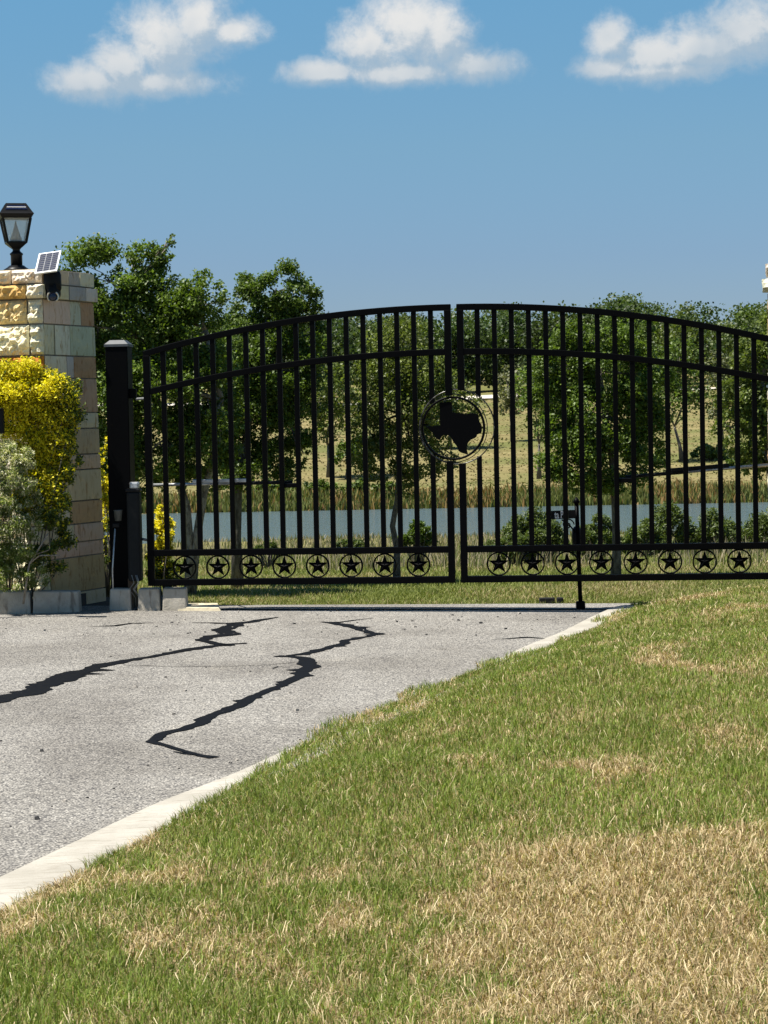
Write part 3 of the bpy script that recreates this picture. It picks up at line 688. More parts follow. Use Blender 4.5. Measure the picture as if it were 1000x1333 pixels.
for k, (x, y, w, h, lab) in enumerate([(672, 715, 26, 20, 'low green bank shrub just right of the meeting stiles'), (712, 705, 24, 24, 'bank shrub under the street sign plate'), (765, 712, 18, 20, 'bank shrub between street sign and tree trunk'),
        (838, 705, 26, 24, 'feathery bank shrub beside the grey tree trunk'), (868, 690, 28, 34, 'tallest feathery bank shrub rising over the water'), (905, 712, 26, 20, 'low bank shrub in front of the open water'),
        (945, 705, 24, 24, 'leafy bank shrub near the far gate hinge'), (985, 708, 30, 26, 'broad bank shrub below the oak'), (455, 715, 20, 12, 'small pale bank shrub before the bowed trunk'), (545, 700, 18, 22, 'dark bank shrub just right of the bowed trunk'), (350, 716, 18, 10, 'small bank shrub right of the round tree trunk'), (690, 690, 30, 26, 'wide bank shrub left of the street sign rising above the others'), (780, 698, 22, 26, 'bank shrub crowding the grey tree trunk'), (925, 694, 28, 26, 'upright bank shrub between feathery and leafy ones'), (1005, 690, 30, 30, 'tall bank shrub below the oak by the far post'), (640, 722, 20, 14, 'tiny bank shrub showing under the emblem')]):
    Y = 27+(k*37 % 9)
    lb = [(x-w*.5, y-h*.1, w*.5, h*.55), (x+w*.4, y-h*.2, w*.5, h*.6), (x, y-h*.55, w*.5, h*.5), (x+w*.8, y+h*.1, w*.4, h*.4), (x-w*.9, y+h*.15, w*.4, h*.4)]
    pal = DEEP if 'dark' in lab else ((.055, .085, .020), (.14, .175, .050))
    shrub('bank_shrub', lab, (x, y+h*.8), Y, lb, 3800, .055*Y/28, pal, .38, 16, .55, BG, stems=6)
for k, (x, y, w, h, lab) in enumerate([(352, 636, 34, 9, 'long low green shrub on the far shore behind the round tree'), (418, 634, 22, 8, 'green shrub on the far shore left of the pale road'), (470, 636, 26, 9, 'rounded green shrub on the far shore by the bowed tree'),
        (512, 634, 18, 7, 'small green shrub on the far shore behind the bowed trunk'), (855, 597, 18, 9, 'dark low shrub at the foot of the crooked meadow tree'), (925, 590, 24, 10, 'bright green low shrub on the meadow right of the crooked tree'), (965, 600, 18, 8, 'bright green low shrub under the oak branches')]):
    Y = far_base(x, y+h*.9)
    shrub('far_shrub', lab, (x, y+h*.9), Y, [(x-w*.5, y, w*.5, h*.8), (x+w*.5, y, w*.5, h*.8), (x, y-h*.3, w*.5, h*.9)], 1500, .17*Y/110, ((.06, .10, .018), (.14, .19, .045)) if 'dark' not in lab else DEEP, .8, 7, .45, 'shrubs on the far meadow', stems=2)

# wooded hill
Vs = []; Ts = []; Cs = []; off = 0; r = random.Random(3)
spots = []
for row, (Y, dx) in enumerate(((206, 3.4), (214, 3.6), (226, 3.8), (240, 4.2), (256, 4.4), (274, 4.6), (295, 4.8))):
    x = -.22*Y-4
    while x < .22*Y+6:
        spots.append((x+r.uniform(-1.5, 1.5), Y+r.uniform(-6, 6), row)); x += dx*r.uniform(.75, 1.25)
for (x, Y, row) in spots:
    px = 500+FPX*x/Y
    if row == 0 and (600 < px < 700 or 900 < px < 965): continue
    H = r.uniform(5.4, 8.4)+(1.6*math.exp(-((px-820)/70)**2) if row >= 3 else 0)-(1.6 if 920 < px < 985 and row >= 2 else 0)
    z = float(ground_z(x, Y)); lb = []
    for k in range(8):
        a = r.uniform(0, 6.28); q = r.uniform(.1, 1)
        lb.append(((x+math.cos(a)*q*1.9, Y+math.sin(a)*q*1.9, z+H*r.uniform(.15, .82)), r.uniform(1.2, 2.0), r.uniform(1.2, 2.0), r.uniform(1.0, 1.6)))
    g = r.uniform(0, 1); br = r.uniform(.6, 1.25)
    pal = (tuple(br*c for c in (.026+.022*g, .050+.022*g, .012)), tuple(br*c for c in (.068+.050*g, .108+.040*g, .028)))
    (V, T, C), _, _ = foliage(lb, 1900 if row > 1 else 2300, .34, .85, pal, 2.2, .6, .6)
    Vs.append(V); Ts.append(T+off); Cs.append(C); off += len(V)
obj('forest', fast_mesh('forest', np.concatenate(Vs), np.concatenate(Ts), np.concatenate(Cs)), M_LEAF, kind='stuff', label='dense green wood covering the far hill under the sky', category='forest')
# pale track at the foot of the wood
M_TRACK = simple('pale_gravel', (0.46, 0.42, 0.36), 0.95, 0, 0.2, 3)
V = []; T = []
xx = np.arange(-50, 52, 2.0)
for x in xx:
    for Y in (199.0, 202.2): V.append((x, Y+1.5*math.sin(x*.09), float(ground_z(x, Y+1.5*math.sin(x*.09)))+.12))
for a in range(len(xx)-1): T.append((2*a, 2*a+2, 2*a+3, 2*a+1))
obj('gravel_track', fast_mesh('gravel_track', V, T), M_TRACK, kind='structure')

# ------------------------------------------------------------------ stone pillars
Z_C = [-.06, .14, .422, .539, .685, .869, 1.12, 1.243, 1.451, 1.58, 1.855, 2.033, 2.278, 2.474]
CREAM, PALE, GREYS, BROWN, TAN, ORANGE, OLIVEST = (.74, .67, .50), (.63, .555, .43), (.53, .475, .39), (.40, .255, .15), (.55, .44, .29), (.50, .20, .035), (.57, .475, .335)
SQ = lambda h: [(-h, -h), (h, -h), (h, h), (-h, h)]
splits = {0: [(1.0, TAN)], 1: [(1.0, (.48, .325, .185))], 2: [(1.0, TAN)], 3: [(.45, OLIVEST), (.55, TAN)], 4: [(.38, PALE), (.62, (.47, .325, .18))], 5: [(.3, PALE), (.7, TAN)], 6: [(.35, PALE), (.65, TAN)], 7: [(.4, PALE), (.6, (.47, .36, .235))],
          8: [(.5, PALE), (.5, GREYS)], 9: [(.45, TAN), (.55, (.47, .345, .22))], 10: [(.42, PALE), (.14, GREYS), (.44, BROWN)], 11: [(.2, OLIVEST), (.30, PALE), (.50, (.50, .455, .36))], 12: [(.52, OLIVEST), (.22, GREYS), (.26, BROWN)]}
fronts = {10: [(.48, TAN), (.52, ORANGE)], 11: [(.46, CREAM), (.39, (.85, .78, .57)), (.15, CREAM)], 12: [(.50, CREAM), (.33, (.70, .56, .28)), (.17, CREAM)]}
def pillar(loc, rz, label, seed, batter=.085):
    t = thing('stone_pillar', label, 'pillar', loc, rz, 'stone pillars flanking the gate'); r = random.Random(seed)
    A = .40
    grow = lambda z: 1+batter*max(0, (2.474-z)/2.474)
    core = MB(); k = .975
    lo = [(x*k*grow(-.06), y*k*grow(-.06), -.06) for x, y in SQ(A)]; hi = [(x*k, y*k, 2.66) for x, y in SQ(A)]
    core.prism(lo, hi).build('mortar_core', M_MORTAR, t)
    def stone(fce, name, e0, e1, z0, z1, s0, s1, f0, f1, colr, rough, over=0.0):
        g = .010
        def pt(z, f, s, inn):
            p = Vector(e0).lerp(Vector(e1), f)*s; 
            d = p*(1-inn) if inn else p
            return Vector((d.x, d.y, z))
        el_ = (Vector(e1)-Vector(e0)).length
        fa, fb = f0+g/el_*(.5 if f0 > 0 else .1), f1-g/el_*(.5 if f1 < 1 else .1); za, zb = z0+g*.6, z1-g*.6
        nrm = Vector((Vector(e1).y-Vector(e0).y, -(Vector(e1).x-Vector(e0).x), 0)).normalized()
        gs = .019 if fce == 0 else .05
        nu, nv = (max(3, int((fb-fa)*el_/gs)), max(3, int((zb-za)/gs))) if rough else (3, 3)
        ph = (r.uniform(0, 9), r.uniform(0, 9)); V = []; F = []
        prj = r.uniform(.0, .008)+over
        for a in range(nv+1):
            for c_ in range(nu+1):
                u, v_ = c_/nu, a/nv; z = za+(zb-za)*v_; s = s0+(s1-s0)*v_
                p = pt(z, fa+(fb-fa)*u, s, 0); e = min(u, 1-u, v_, 1-v_)
                h = (0.006+.095*max(0., float(fbm(u*el_*(fb-fa)*26+ph[0]*7, v_*(zb-za)*34+ph[1]*7, 4, 4))-.22)**1.0*min(1, e*7)+r.uniform(0, .014) if rough else r.uniform(0, .004)) if e > 0 else (r.uniform(-.004, .006) if rough else -.003)
                p = p + nrm*(h+prj)
                V.append(p)
        n1_ = nu+1
        for a in range(nv):
            for c_ in range(nu): q_ = a*n1_+c_; F.append([q_, q_+1, q_+n1_+1, q_+n1_])
        rim = [c_ for c_ in range(n1_)]+[a*n1_+nu for a in range(1, nv+1)]+[nv*n1_+c_ for c_ in range(nu-1, -1, -1)]+[a*n1_ for a in range(nv-1, 0, -1)]
        b0 = len(V)
        for i_ in rim: p = V[i_]; V.append(Vector((p.x*.82, p.y*.82, p.z)))
        m = len(rim)
        for i_ in range(m): j_ = (i_+1) % m; F.append([rim[j_], rim[i_], b0+i_, b0+j_])
        F.append([b0+i_ for i_ in range(m)][::-1])
        cen = sum(V, Vector())/len(V); me = bpy.data.meshes.new(name); me.from_pydata([tuple(p-cen) for p in V], [], F); me.update()
        o = obj(name, me, M_STONE if rough else M_SAWN, t, tuple(cen)); o.color = (*[min(1, c*r.uniform(.92, 1.08)) for c in colr], 1)
        return o
    oc = SQ(A)
    for c_ in range(len(Z_C)-1):
        z0, z1 = Z_C[c_], Z_C[c_+1]; s0, s1 = grow(z0), grow(z1)
        for fce in range(4):
            e0, e1 = oc[fce], oc[(fce+1) % 4]; rough = fce in (0, 3)
            if fce == 1: sp_ = splits[c_]
            elif fce == 0: sp_ = fronts.get(c_) or [(r.choice([.4, .6]), r.choice([CREAM, TAN, BROWN]))]
            else: sp_ = [(r.choice([.35, .45, .6]), r.choice([CREAM, PALE, TAN, BROWN, GREYS]))]
            tot = sum(q_[0] for q_ in sp_)
            if tot < .999: sp_ = list(sp_)+[(1-tot, r.choice([CREAM, PALE, TAN]))]
            f0 = 0
            for (w, cl) in sp_: stone(fce, 'stone', e0, e1, z0, z1, s0, s1, f0, f0+w, cl, rough); f0 += w
    for (z0, z1, ov, nm) in ((2.474, 2.592, .028, 0), (2.592, 2.71, .006, 1)):
        for fce in range(4):
            e0, e1 = oc[fce], oc[(fce+1) % 4]; rough = fce in (0, 3); k = 1+ov/A
            if fce == 0: sp_ = [(.36, PALE), (.30, CREAM), (.34, CREAM)] if nm else [(.42, TAN), (.40, (.62, .36, .14)), (.18, CREAM)]
            elif fce == 1: sp_ = [(.5, OLIVEST), (.22, (.42, .40, .35)), (.28, PALE)] if nm else [(.46, OLIVEST), (.32, (.38, .37, .34)), (.22, PALE)]
            else: sp_ = [(.5, PALE), (.5, CREAM)]
            f0 = 0
            for (w, cl) in sp_: stone(fce, 'cap_stone', e0, e1, z0, z1, k, k, f0, f0+w, cl, rough); f0 += w
    top = MB(); top.prism([(x*.97, y*.97, 2.655) for x, y in oc], [(x*.97, y*.97, 2.712) for x, y in oc]); top.build('cap_top', M_CONC, t)
    return t
PL = (-2.865, 17.98, .0)
pillar(PL, rad(-22), 'limestone pillar carrying the lantern, solar panel and camera beside yellow shrub', 1)
c = P(994, 363, 17.3); PR = (c.x+.515+.075, 17.3, -.06)
pillar(PR, rad(22), 'limestone pillar whose rough cap edge rises beyond the low side of the gate', 2, .02)

# ------------------------------------------------------------------ lantern on the pillar
zt = 2.712
lt = thing('pillar_lantern', 'black solar lantern with frosted glass panes on top of the stone pillar', 'lantern', (P(22, 350, 17.75).x, 17.75, zt), rad(14))
s = 17.75/FPX
MB().lathe([(.105, 0), (.105, .012), (.075, .03), (.058, .045)], seg=24).build('base', M_BLACKP, lt, True)
MB().lathe([(.046, .04), (.046, .125), (.052, .13), (.052, .14), (.040, .15), (.030, .16), (.030, .175), (.040, .178)], seg=20).build('column', M_BLACKP, lt, True)
MB().lathe([(.04, .176), (.075, .195), (.105, .215), (.118, .222), (.118, .232)], seg=4, rot=math.pi/4).build('cup', M_BLACKP, lt)
zb_, zt_, rb_, rt_ = .232, .415, .105, .155
corner = lambda r_k, a: Vector((r_k*math.cos(a), r_k*math.sin(a), 0))
for k in range(4):
    a = math.pi/4+k*math.pi/2; a2 = a+math.pi/2
    MB().tube([corner(rb_, a)+Vector((0, 0, zb_)), corner(rt_, a)+Vector((0, 0, zt_))], .0115, 4).build('corner_post', M_BLACKP, lt)
    p = [corner(rb_*.96, a), corner(rb_*.96, a2), corner(rt_*.96, a2), corner(rt_*.96, a)]
    for i_, q_ in enumerate(p): q_.z = zb_ if i_ < 2 else zt_
    nn = (p[1]-p[0]).cross(p[3]-p[0]).normalized()
    mb = MB(); mb.prism([q_-nn*.004 for q_ in p], p)
    if k == 0:
        M_GLASS, N, b = material('frosted_glass'); b.inputs['Base Color'].default_value = (.86, .88, .86, 1); b.inputs['Roughness'].default_value = .22
        b.inputs['Transmission Weight'].default_value = .82; b.inputs['IOR'].default_value = 1.1
    mb.build('glass_pane', M_GLASS, lt)
MB().lathe([(.002, .40), (.012, .36), (.035, .285), (.052, .236)][::-1], seg=16).build('light_cone', simple('cone_reflector', (.16, .18, .17), .6), lt, True)
MB().lathe([(.165, .415), (.172, .425), (.192, .448), (.176, .462), (.120, .525), (.112, .533)], seg=4, rot=math.pi/4).build('roof', M_BLACKP, lt)
pa, pb = corner(.168, -math.pi*3/4), corner(.168, -math.pi/4); pc, pd = corner(.127, -math.pi/4), corner(.127, -math.pi*3/4)
for q_, z in ((pa, .472), (pb, .472), (pc, .519), (pd, .519)): q_.z = z
cen = (pa+pb+pc+pd)/4; nn = (pb-pa).cross(pd-pa).normalized()
mb = MB(); q4 = [cen+(q_-cen)*.72 for q_ in (pa, pb, pc, pd)]; mb.prism([q_-nn*.004 for q_ in q4], [q_+nn*.004 for q_ in q4]); mb.build('solar_cell', M_CELL, lt)
mid = (q4[0]+q4[3])/2, (q4[1]+q4[2])/2
MB().tube([mid[0]+nn*.005, mid[1]+nn*.005], .003, 5).build('cell_bar', M_WHITE, lt)

# ------------------------------------------------------------------ solar panel and security camera on the pillar
pz = lambda x, y: P(x, y, 17.42)
BL, BR, TL = P(45, 356, 17.34), P(74, 352, 17.34), P(51, 330, 17.50)
sp_t = thing('solar_panel', 'small white framed solar panel tilted above the security camera', 'solar panel', tuple((BL+BR)/2))
ex, ez = BR-BL, TL-BL; en = ex.cross(ez).normalized(); o0 = BL-(BL+BR)/2
def pan(u, v_, y): return o0+ex*u+ez*v_+en*y
def pplate(u0_, u1, v0_, v1, y0, y1):
    return MB().prism([pan(u0_, v0_, y0), pan(u1, v0_, y0), pan(u1, v1, y0), pan(u0_, v1, y0)], [pan(u0_, v0_, y1), pan(u1, v0_, y1), pan(u1, v1, y1), pan(u0_, v1, y1)])
pplate(0, 1, 0, 1, -.014, 0.0).build('frame', M_WHITE, sp_t)
pplate(.06, .94, .05, .95, 0.0, .0015).build('backing', simple('panel_backing', (.10, .11, .13), .5), sp_t)
for a in range(3):
    for c_ in range(9):
        w, h = .86/3, .88/9; x, z = .07+a*w, .06+c_*h
        pplate(x+.018, x+w-.018, z+.012, z+h-.012, .0015, .003).build('cell', M_CELL, sp_t)
MB().tube([pan(.5, .4, -.014), pan(.5, .4, -.05)+Vector((0, .03, -.05)), Vector((.02, .22, -.02))], .010, 6).build('bracket', M_BLACKP, sp_t)
c = pz(66, 372); cm = thing('security_camera', 'black dome security camera mounted under the solar panel on the pillar corner', 'camera', (c.x, 17.50, 2.47))
cm.rotation_euler = (0, 0, rad(12)); cm.scale = (1.25, 1.15, 1.2); cm.location.z -= .02
MB().box((0, 0, .13), (.115, .10, .15)).build('housing', M_BLACKP, cm, True, .03)
MB().box((.03, .11, .13), (.06, .18, .07)).build('mount', M_BLACKP, cm, False, .008)
MB().lathe([(.01, -.05), (.035, -.042), (.050, -.02), (.054, .0), (.050, .06)], (0, -.005, .055), 20).build('dome', M_BLACKP, cm, True)
Mx = Matrix.Rotation(rad(90), 3, 'X')
for sx_ in (-1, 1):
    pts = [Vector((math.cos(a)*.034*1.0, -.057, .03+math.sin(a)*.034)) for a in np.linspace(-1.0, 1.0, 9)]
    MB().tube([Vector((p.x*sx_, p.y, p.z)) for p in pts], .006, 6).build('lens_ring', simple('lens_trim', (.55, .47, .36), .3, .6), cm, True)
MB().lathe([(.028, 0), (.028, .012), (.012, .018)], (0, -.045, .03), 20, 0, Mx).build('lens', M_CELL, cm, True)

# ------------------------------------------------------------------ gate
GA = rad(-6); GC = P(594, 600, 17.0)
GC = Vector((GC.x, 17.0, 0)); gd = Vector((math.cos(GA), math.sin(GA), 0))
SPC = .1302; WID = SPC*18
ZB, ZL = .243, .474                     # bottom and lower rail centres
top_z = lambda s: 2.325-.30*(s/WID)**2*1.0   # s = distance from the meeting stile
mid_z = lambda s: 1.985-.262*(s/WID)**2
em_c = Vector((-.018, 0, 1.402)); R1, R2 = .245, .285; em2 = Vector((.012, 0, 1.412))
def gate_leaf(side, label):
    t = thing('gate_leaf', label, 'gate', tuple(GC), GA, 'leaves of the double driveway gate')
    X = lambda s: side*(.048+s)
    def bar(name, x, z0, z1, w, dpt=None, y=0.0):
        return MB().box((x, y, (z0+z1)/2), (w, dpt or w, z1-z0)).build(name, M_IRON, t, False, .004)
    def curved(name, zf, s0, s1, w):
        mb = MB(); n_ = 22
        lo_, hi_ = [], []
        for i_ in range(n_+1):
            s = s0+(s1-s0)*i_/n_; mb.v += [Vector((X(s), -w/2, zf(s)-w/2)), Vector((X(s), w/2, zf(s)-w/2)), Vector((X(s), w/2, zf(s)+w/2)), Vector((X(s), -w/2, zf(s)+w/2))]
        for i_ in range(n_):
            for k in range(4): k2 = (k+1) % 4; q_ = [i_*4+k, i_*4+k2, i_*4+4+k2, i_*4+4+k]; mb.f.append(q_[::-1] if side > 0 else q_)
        mb.f.append([0, 1, 2, 3] if side > 0 else [3, 2, 1, 0]); e = n_*4; mb.f.append([e+3, e+2, e+1, e] if side > 0 else [e, e+1, e+2, e+3])
        return mb.build(name, M_IRON, t, False, .004)
    FW, RW, PW = .052, .05, .038
    curved('top_rail', top_z, -FW/2, WID+FW/2, .048)
    curved('arch_rail', mid_z, FW/2-.002, WID-FW/2+.002, .048)
    def cut(x):
        """vertical gap that the emblem rings leave in an upright"""
        d = abs(x-em2.x); d1 = abs(x-em_c.x); g = None
        if d < R2: g = em2.z-math.sqrt(R2*R2-d*d), em2.z+math.sqrt(R2*R2-d*d)
        if side < 0:
            g = None
            if d1 < R1+.01: g = em_c.z-math.sqrt((R1+.01)**2-d1*d1), em_c.z+math.sqrt((R1+.01)**2-d1*d1)
        return g
    def upright(name, x, z0, z1, w):
        g = cut(x)
        if g: bar(name, x, z0, g[0]+.004, w); bar(name, x, g[1]-.004, z1, w)
        else: bar(name, x, z0, z1, w)
    upright('meeting_stile', X(0), ZB-RW/2, top_z(0)-.02, FW); bar('hinge_stile', X(WID), ZB-RW/2, top_z(WID)-.018, FW)
    for k in range(1, 18):
        s = k*SPC; upright('picket', X(s), ZL+.02, top_z(s)-.015, PW)
    for nm, z in (('lower_rail', ZL), ('bottom_rail', ZB)):
        a, b_ = X(FW/2-.002), X(WID-FW/2+.002); MB().box(((a+b_)/2, 0, z), (abs(b_-a), RW, RW)).build(nm, M_IRON, t, False, .004)
    zs = (ZL+ZB)/2; ro = (ZL-ZB-RW)/2+.002
    for k in range(2, 17, 2):
        cx = X(k*SPC)+.004
        mb = MB(); n_ = 32; ri = ro-.011
        for i_ in range(n_):
            a = 2*math.pi*i_/n_
            for (rr, y) in ((ro, -.012), (ro, .012), (ri, .012), (ri, -.012)): mb.v.append(Vector((rr*math.cos(a), y, rr*math.sin(a))))
        for i_ in range(n_):
            j_ = (i_+1) % n_
            for q_ in range(4): q2 = (q_+1) % 4; mb.f.append([i_*4+q_, j_*4+q_, j_*4+q2, i_*4+q2])
        rg = mb.build('star_ring', M_IRON, t, True, loc=(cx, 0, zs))
        mb = MB(); pts = []
        for i_ in range(10):
            a = math.pi/2+i_*math.pi/5; rr = ri+.003 if i_ % 2 == 0 else (ri)*.40; pts.append((rr*math.cos(a), rr*math.sin(a)))
        for (x, z) in pts: mb.v.append(Vector((x, .004, z)))
        mb.v.append(Vector((0, -.020, 0))); mb.v.append(Vector((0, .012, 0)))
        for i_ in range(10): j_ = (i_+1) % 10; mb.f.append([i_, j_, 10]); mb.f.append([j_, i_, 11])
        mb.build('star', M_IRON, rg)
    return t, X
gl, XL = gate_leaf(-1, 'arched black iron gate leaf carrying the round state emblem, hinged beside the stone pillar')
gr, XR = gate_leaf(1, 'arched black iron gate leaf without emblem, next to the lawn')
# emblem
def flat_ring(c, R, w, d, y, n_=56):
    mb = MB()
    for i_ in range(n_):
        a = 2*math.pi*i_/n_
        for (rr, yy_) in ((R, y-d), (R, y+d), (R-w, y+d), (R-w, y-d)): mb.v.append(Vector((c.x+rr*math.cos(a), yy_, c.z+rr*math.sin(a))))
    for i_ in range(n_):
        j_ = (i_+1) % n_
        for q_ in range(4): q2 = (q_+1) % 4; mb.f.append([i_*4+q_, j_*4+q_, j_*4+q2, i_*4+q2])
    return mb
M_RIM, N, b = material('black_steel_painted_glints'); v = ocoord(N); n = N.noise(v, 35, 5, .65)
N.l(N.mix(N.ss(n, .48, .62), (.003, .003, .0035, 1), (.09, .085, .075, 1)), b.inputs['Base Color']); b.inputs['Roughness'].default_value = .35; b.inputs['Metallic'].default_value = .4  # pale mottling puts the emblem rings' highlights into the colour
er = flat_ring(em_c, R1, .017, .022, 0).build('emblem_ring', M_IRON, gl, True)
flat_ring(em_c, R1+.019, .006, .006, -.006).build('emblem_rim', M_RIM, er, True)
flat_ring(em2, R2+.004, .008, .02, .0).build('emblem_ring', M_RIM, gr, True)
tx = [(330, 190), (455, 190), (455, 290), (490, 300), (520, 301), (560, 308), (600, 314), (625, 306), (655, 303), (685, 310), (714, 318), (718, 345), (722, 375), (730, 400), (746, 425), (750, 455), (747, 485), (740, 506), (715, 513), (700, 520), (690, 545), (665, 560), (640, 568), (618, 588), (605, 605), (597, 640), (596, 675), (606, 716), (585, 712), (555, 704), (530, 693), (512, 680), (503, 650), (488, 622), (462, 592), (448, 560), (430, 533), (412, 521), (390, 516), (365, 520), (348, 530), (335, 550), (322, 563), (300, 556), (282, 543), (268, 512), (245, 484), (222, 464), (200, 442), (183, 424), (255, 427), (330, 424)]
mm = 1/7.69*17.0/FPX
pts = [Vector((em_c.x+(x-462)*mm, 0, em_c.z-(y-452)*mm)) for x, y in tx]
mb = MB(); mb.prism([p+Vector((0, .002, 0)) for p in pts], [p+Vector((0, -.014, 0)) for p in pts])
mb.build('state_silhouette', M_IRON, er)
for (a0, a1, zz) in ((-R1+.01, -.19, .03), (.19, R1-.01, .0)):
    MB().box((em_c.x+(a0+a1)/2, .004, em_c.z+zz), (abs(a1-a0), .008, .012)).build('emblem_tab', M_IRON, er)
# left hinge side
def post(label, side):
    x = XL(WID) if side < 0 else XR(WID); pw = .178
    cx = x+side*(.026+.135+pw/2); loc = GC+gd*cx
    base = -.08 if side < 0 else -.1
    t = thing('gate_post', label, 'post', (loc.x, loc.y+.26, base), GA, 'posts of the driveway gate'); H = 2.09-base
    MB().box((0, 0, H/2), (pw, pw, H)).build('post_body', M_IRON, t, False, .006)
    MB().box((0, 0, H+.008), (pw+.014, pw+.014, .02)).box((0, 0, H+.018+.016), (pw+.008, pw+.008, .032), taper=.62).build('post_cap', simple('post_cap_paint', (.05, .055, .06), .45), t)
    for z in (1.72, .62):
        MB().box((-side*(pw/2+.025), -.03, z-base), (.055, .05, .075)).build('hinge_plate', M_IRON, t, False, .004)
        MB().tube([(-side*(pw/2+.05), -.03, z-.045-base), (-side*(pw/2+.135+.03), -.25, z-.045-base)], .011, 8).build('hinge_bolt', M_GREY, t)
    return t
post('black square gate post with pyramid cap beside the stone pillar', -1)
post('black square gate post standing by the lawn at the far hinge', 1)
# swing gate openers
def opener(side, label, zoff):
    t = thing('gate_opener', label, 'gate opener', tuple(GC+Vector((0, 0, 0))), GA, 'swing gate opener arms behind the gate')
    Xf = XL if side < 0 else XR; yb = .10
    e = Xf(WID+.05); br = Xf(WID-8.5*SPC)
    za, zb2 = 1.005, 1.0+zoff
    MB().tube([(e, yb+.02, zb2), (e+(br-e)*.62, yb, zb2+(za-zb2)*.62)], .012, 8).build('housing_tube', M_GREY, t, True)
    MB().box((e+(br-e)*.52, yb+.005, zb2+(za-zb2)*.5+.022), (abs(br-e)*.40, .034, .028), Matrix.Rotation(-math.atan2(za-zb2, br-e) if abs(za-zb2) > .001 else 0, 3, 'Y')).build('arm_cover', M_GREY if side < 0 else M_DGREY, t, False, .004)
    MB().tube([(e+(br-e)*.60, yb, zb2+(za-zb2)*.6), (br, yb, za)], .014, 8).build('push_rod', M_DGREY, t, True)
    MB().box((br, .045, za-.022), (SPC*1.02, .11, .034)).build('bracket', M_IRON, t, False, .005)
    return t
opener(-1, 'grey opener arm reaching from the control box across the emblem leaf', 0.0)
opener(1, 'sloping dark opener arm behind the leaf without emblem', .085)
cb = P(175, 700, 17.32)
t = thing('opener_control_box', 'dark grey opener control box with wires between gate post and gate leaf', 'control box', (cb.x, 17.36, .0), GA)
MB().box((0, 0, .60), (.105, .09, .70)).build('case', M_DGREY, t, False, .015)
MB().box((0, 0, .962), (.115, .10, .024)).build('lid', M_BLACKP, t, False, .006)
MB().box((.01, -.01, 1.0), (.075, .06, .055)).build('motor_head', M_GREY, t, False, .012)
MB().box((-.045, .01, .13), (.035, .035, .28)).build('support_stake', simple('rusty_steel', (.09, .055, .03), .8, .2, .4, 40), t)
for k in range(4):
    a = random.uniform(-.03, .03); MB().tube([(a, -.045, .30), (a+.02, -.06, .24), (a-.02, -.055, .19), (a+.02, -.02, .12), (a+.02, 0, -.03)], .003, 5).build('wire', simple('wire', (.25, .24, .22), .5), t, True)

# ------------------------------------------------------------------ street sign behind the gate
b_ = P(756, 790, 17.22)
t = thing('street_sign', 'black street sign post with white lettered plate and scroll behind the gate', 'sign', (b_.x-.0, 17.22, drive_z(b_.x))); t.rotation_euler = (0, rad(-1.4), 0)
zz = lambda y: CAMH+(P(752, y, 17.22).z-CAMH)
MB().tube([(0, 0, 0), (0, 0, zz(651))], .017, 10).build('pole', M_IRON, t, True)
MB().box((0, 0, .03), (.07, .07, .06)).build('foot', M_IRON, t, False, .01)
MB().lathe([(.02, 0), (.028, .012), (.02, .03), (.006, .05)], (0, 0, zz(652)), 12).build('finial', M_IRON, t, True)
xl = (713-751)*17.22/FPX
pl = MB().box((xl/2-.01, 0, (zz(660)+zz(671))/2), (abs(xl), .012, zz(660)-zz(671))).build('name_plate', M_BLACKP, t)
def text(body, size, loc, parent, rot=(math.pi/2, 0, 0), mat=M_LETTER):
    cu = bpy.data.curves.new('lettering', 'FONT'); cu.body = body; cu.size = size; cu.extrude = .0008; cu.resolution_u = 2; cu.offset = .0022
    tmp = bpy.data.objects.new('tmp', cu); COL.objects.link(tmp); dg = bpy.context.evaluated_depsgraph_get()
    me = bpy.data.meshes.new_from_object(tmp.evaluated_get(dg)); bpy.data.objects.remove(tmp)
    o = obj('lettering', me, mat, parent, loc); o.rotation_euler = rot; return o
text('ta Po', .080, ((723.6-753.0)*17.22/FPX, -.0078, zz(669.8)), pl).scale = (.56, 1, 1)
sc_ = []
for i_ in range(26):
    a = i_/25*math.pi*2.6; rr = .05*(1-i_/30); sc_.append((-.075+rr*math.cos(a), 0, zz(679)+rr*math.sin(a)))
MB().tube(sc_, .005, 6).build('scroll', M_IRON, t, True)
MB().tube([(-.016, 0, zz(690)), (-.05, 0, zz(682)), (-.12, 0, zz(672))], .006, 6).build('scroll', M_IRON, t, True)
mb = MB().lathe([(.004, -.098), (.028, -.085), (.040, -.04), (.042, .02), (.036, .07), (.02, .095), (.004, .1)], (-.004, .03, zz(698)), 16); mb.build('number_plaque', M_BLACKP, t, True)
# dark bricks lying by the end of the driveway
for (x0, x1, lab) in ((702, 722, 'long dark brick lying flat in grass just behind the driveway end'), (725, 733, 'short dark brick end lying beside the longer brick behind the driveway')):
    c = P((x0+x1)/2, 778, 18.1); w = (x1-x0)*18.1/FPX
    o = MB().box((0, 0, .03), (w, .07, .065)).build('brick', M_BRICK, None, False, .006, loc=(c.x, 18.1, float(ground_z(c.x, 18.1))), label=lab, category='brick', group='bricks behind the gate')

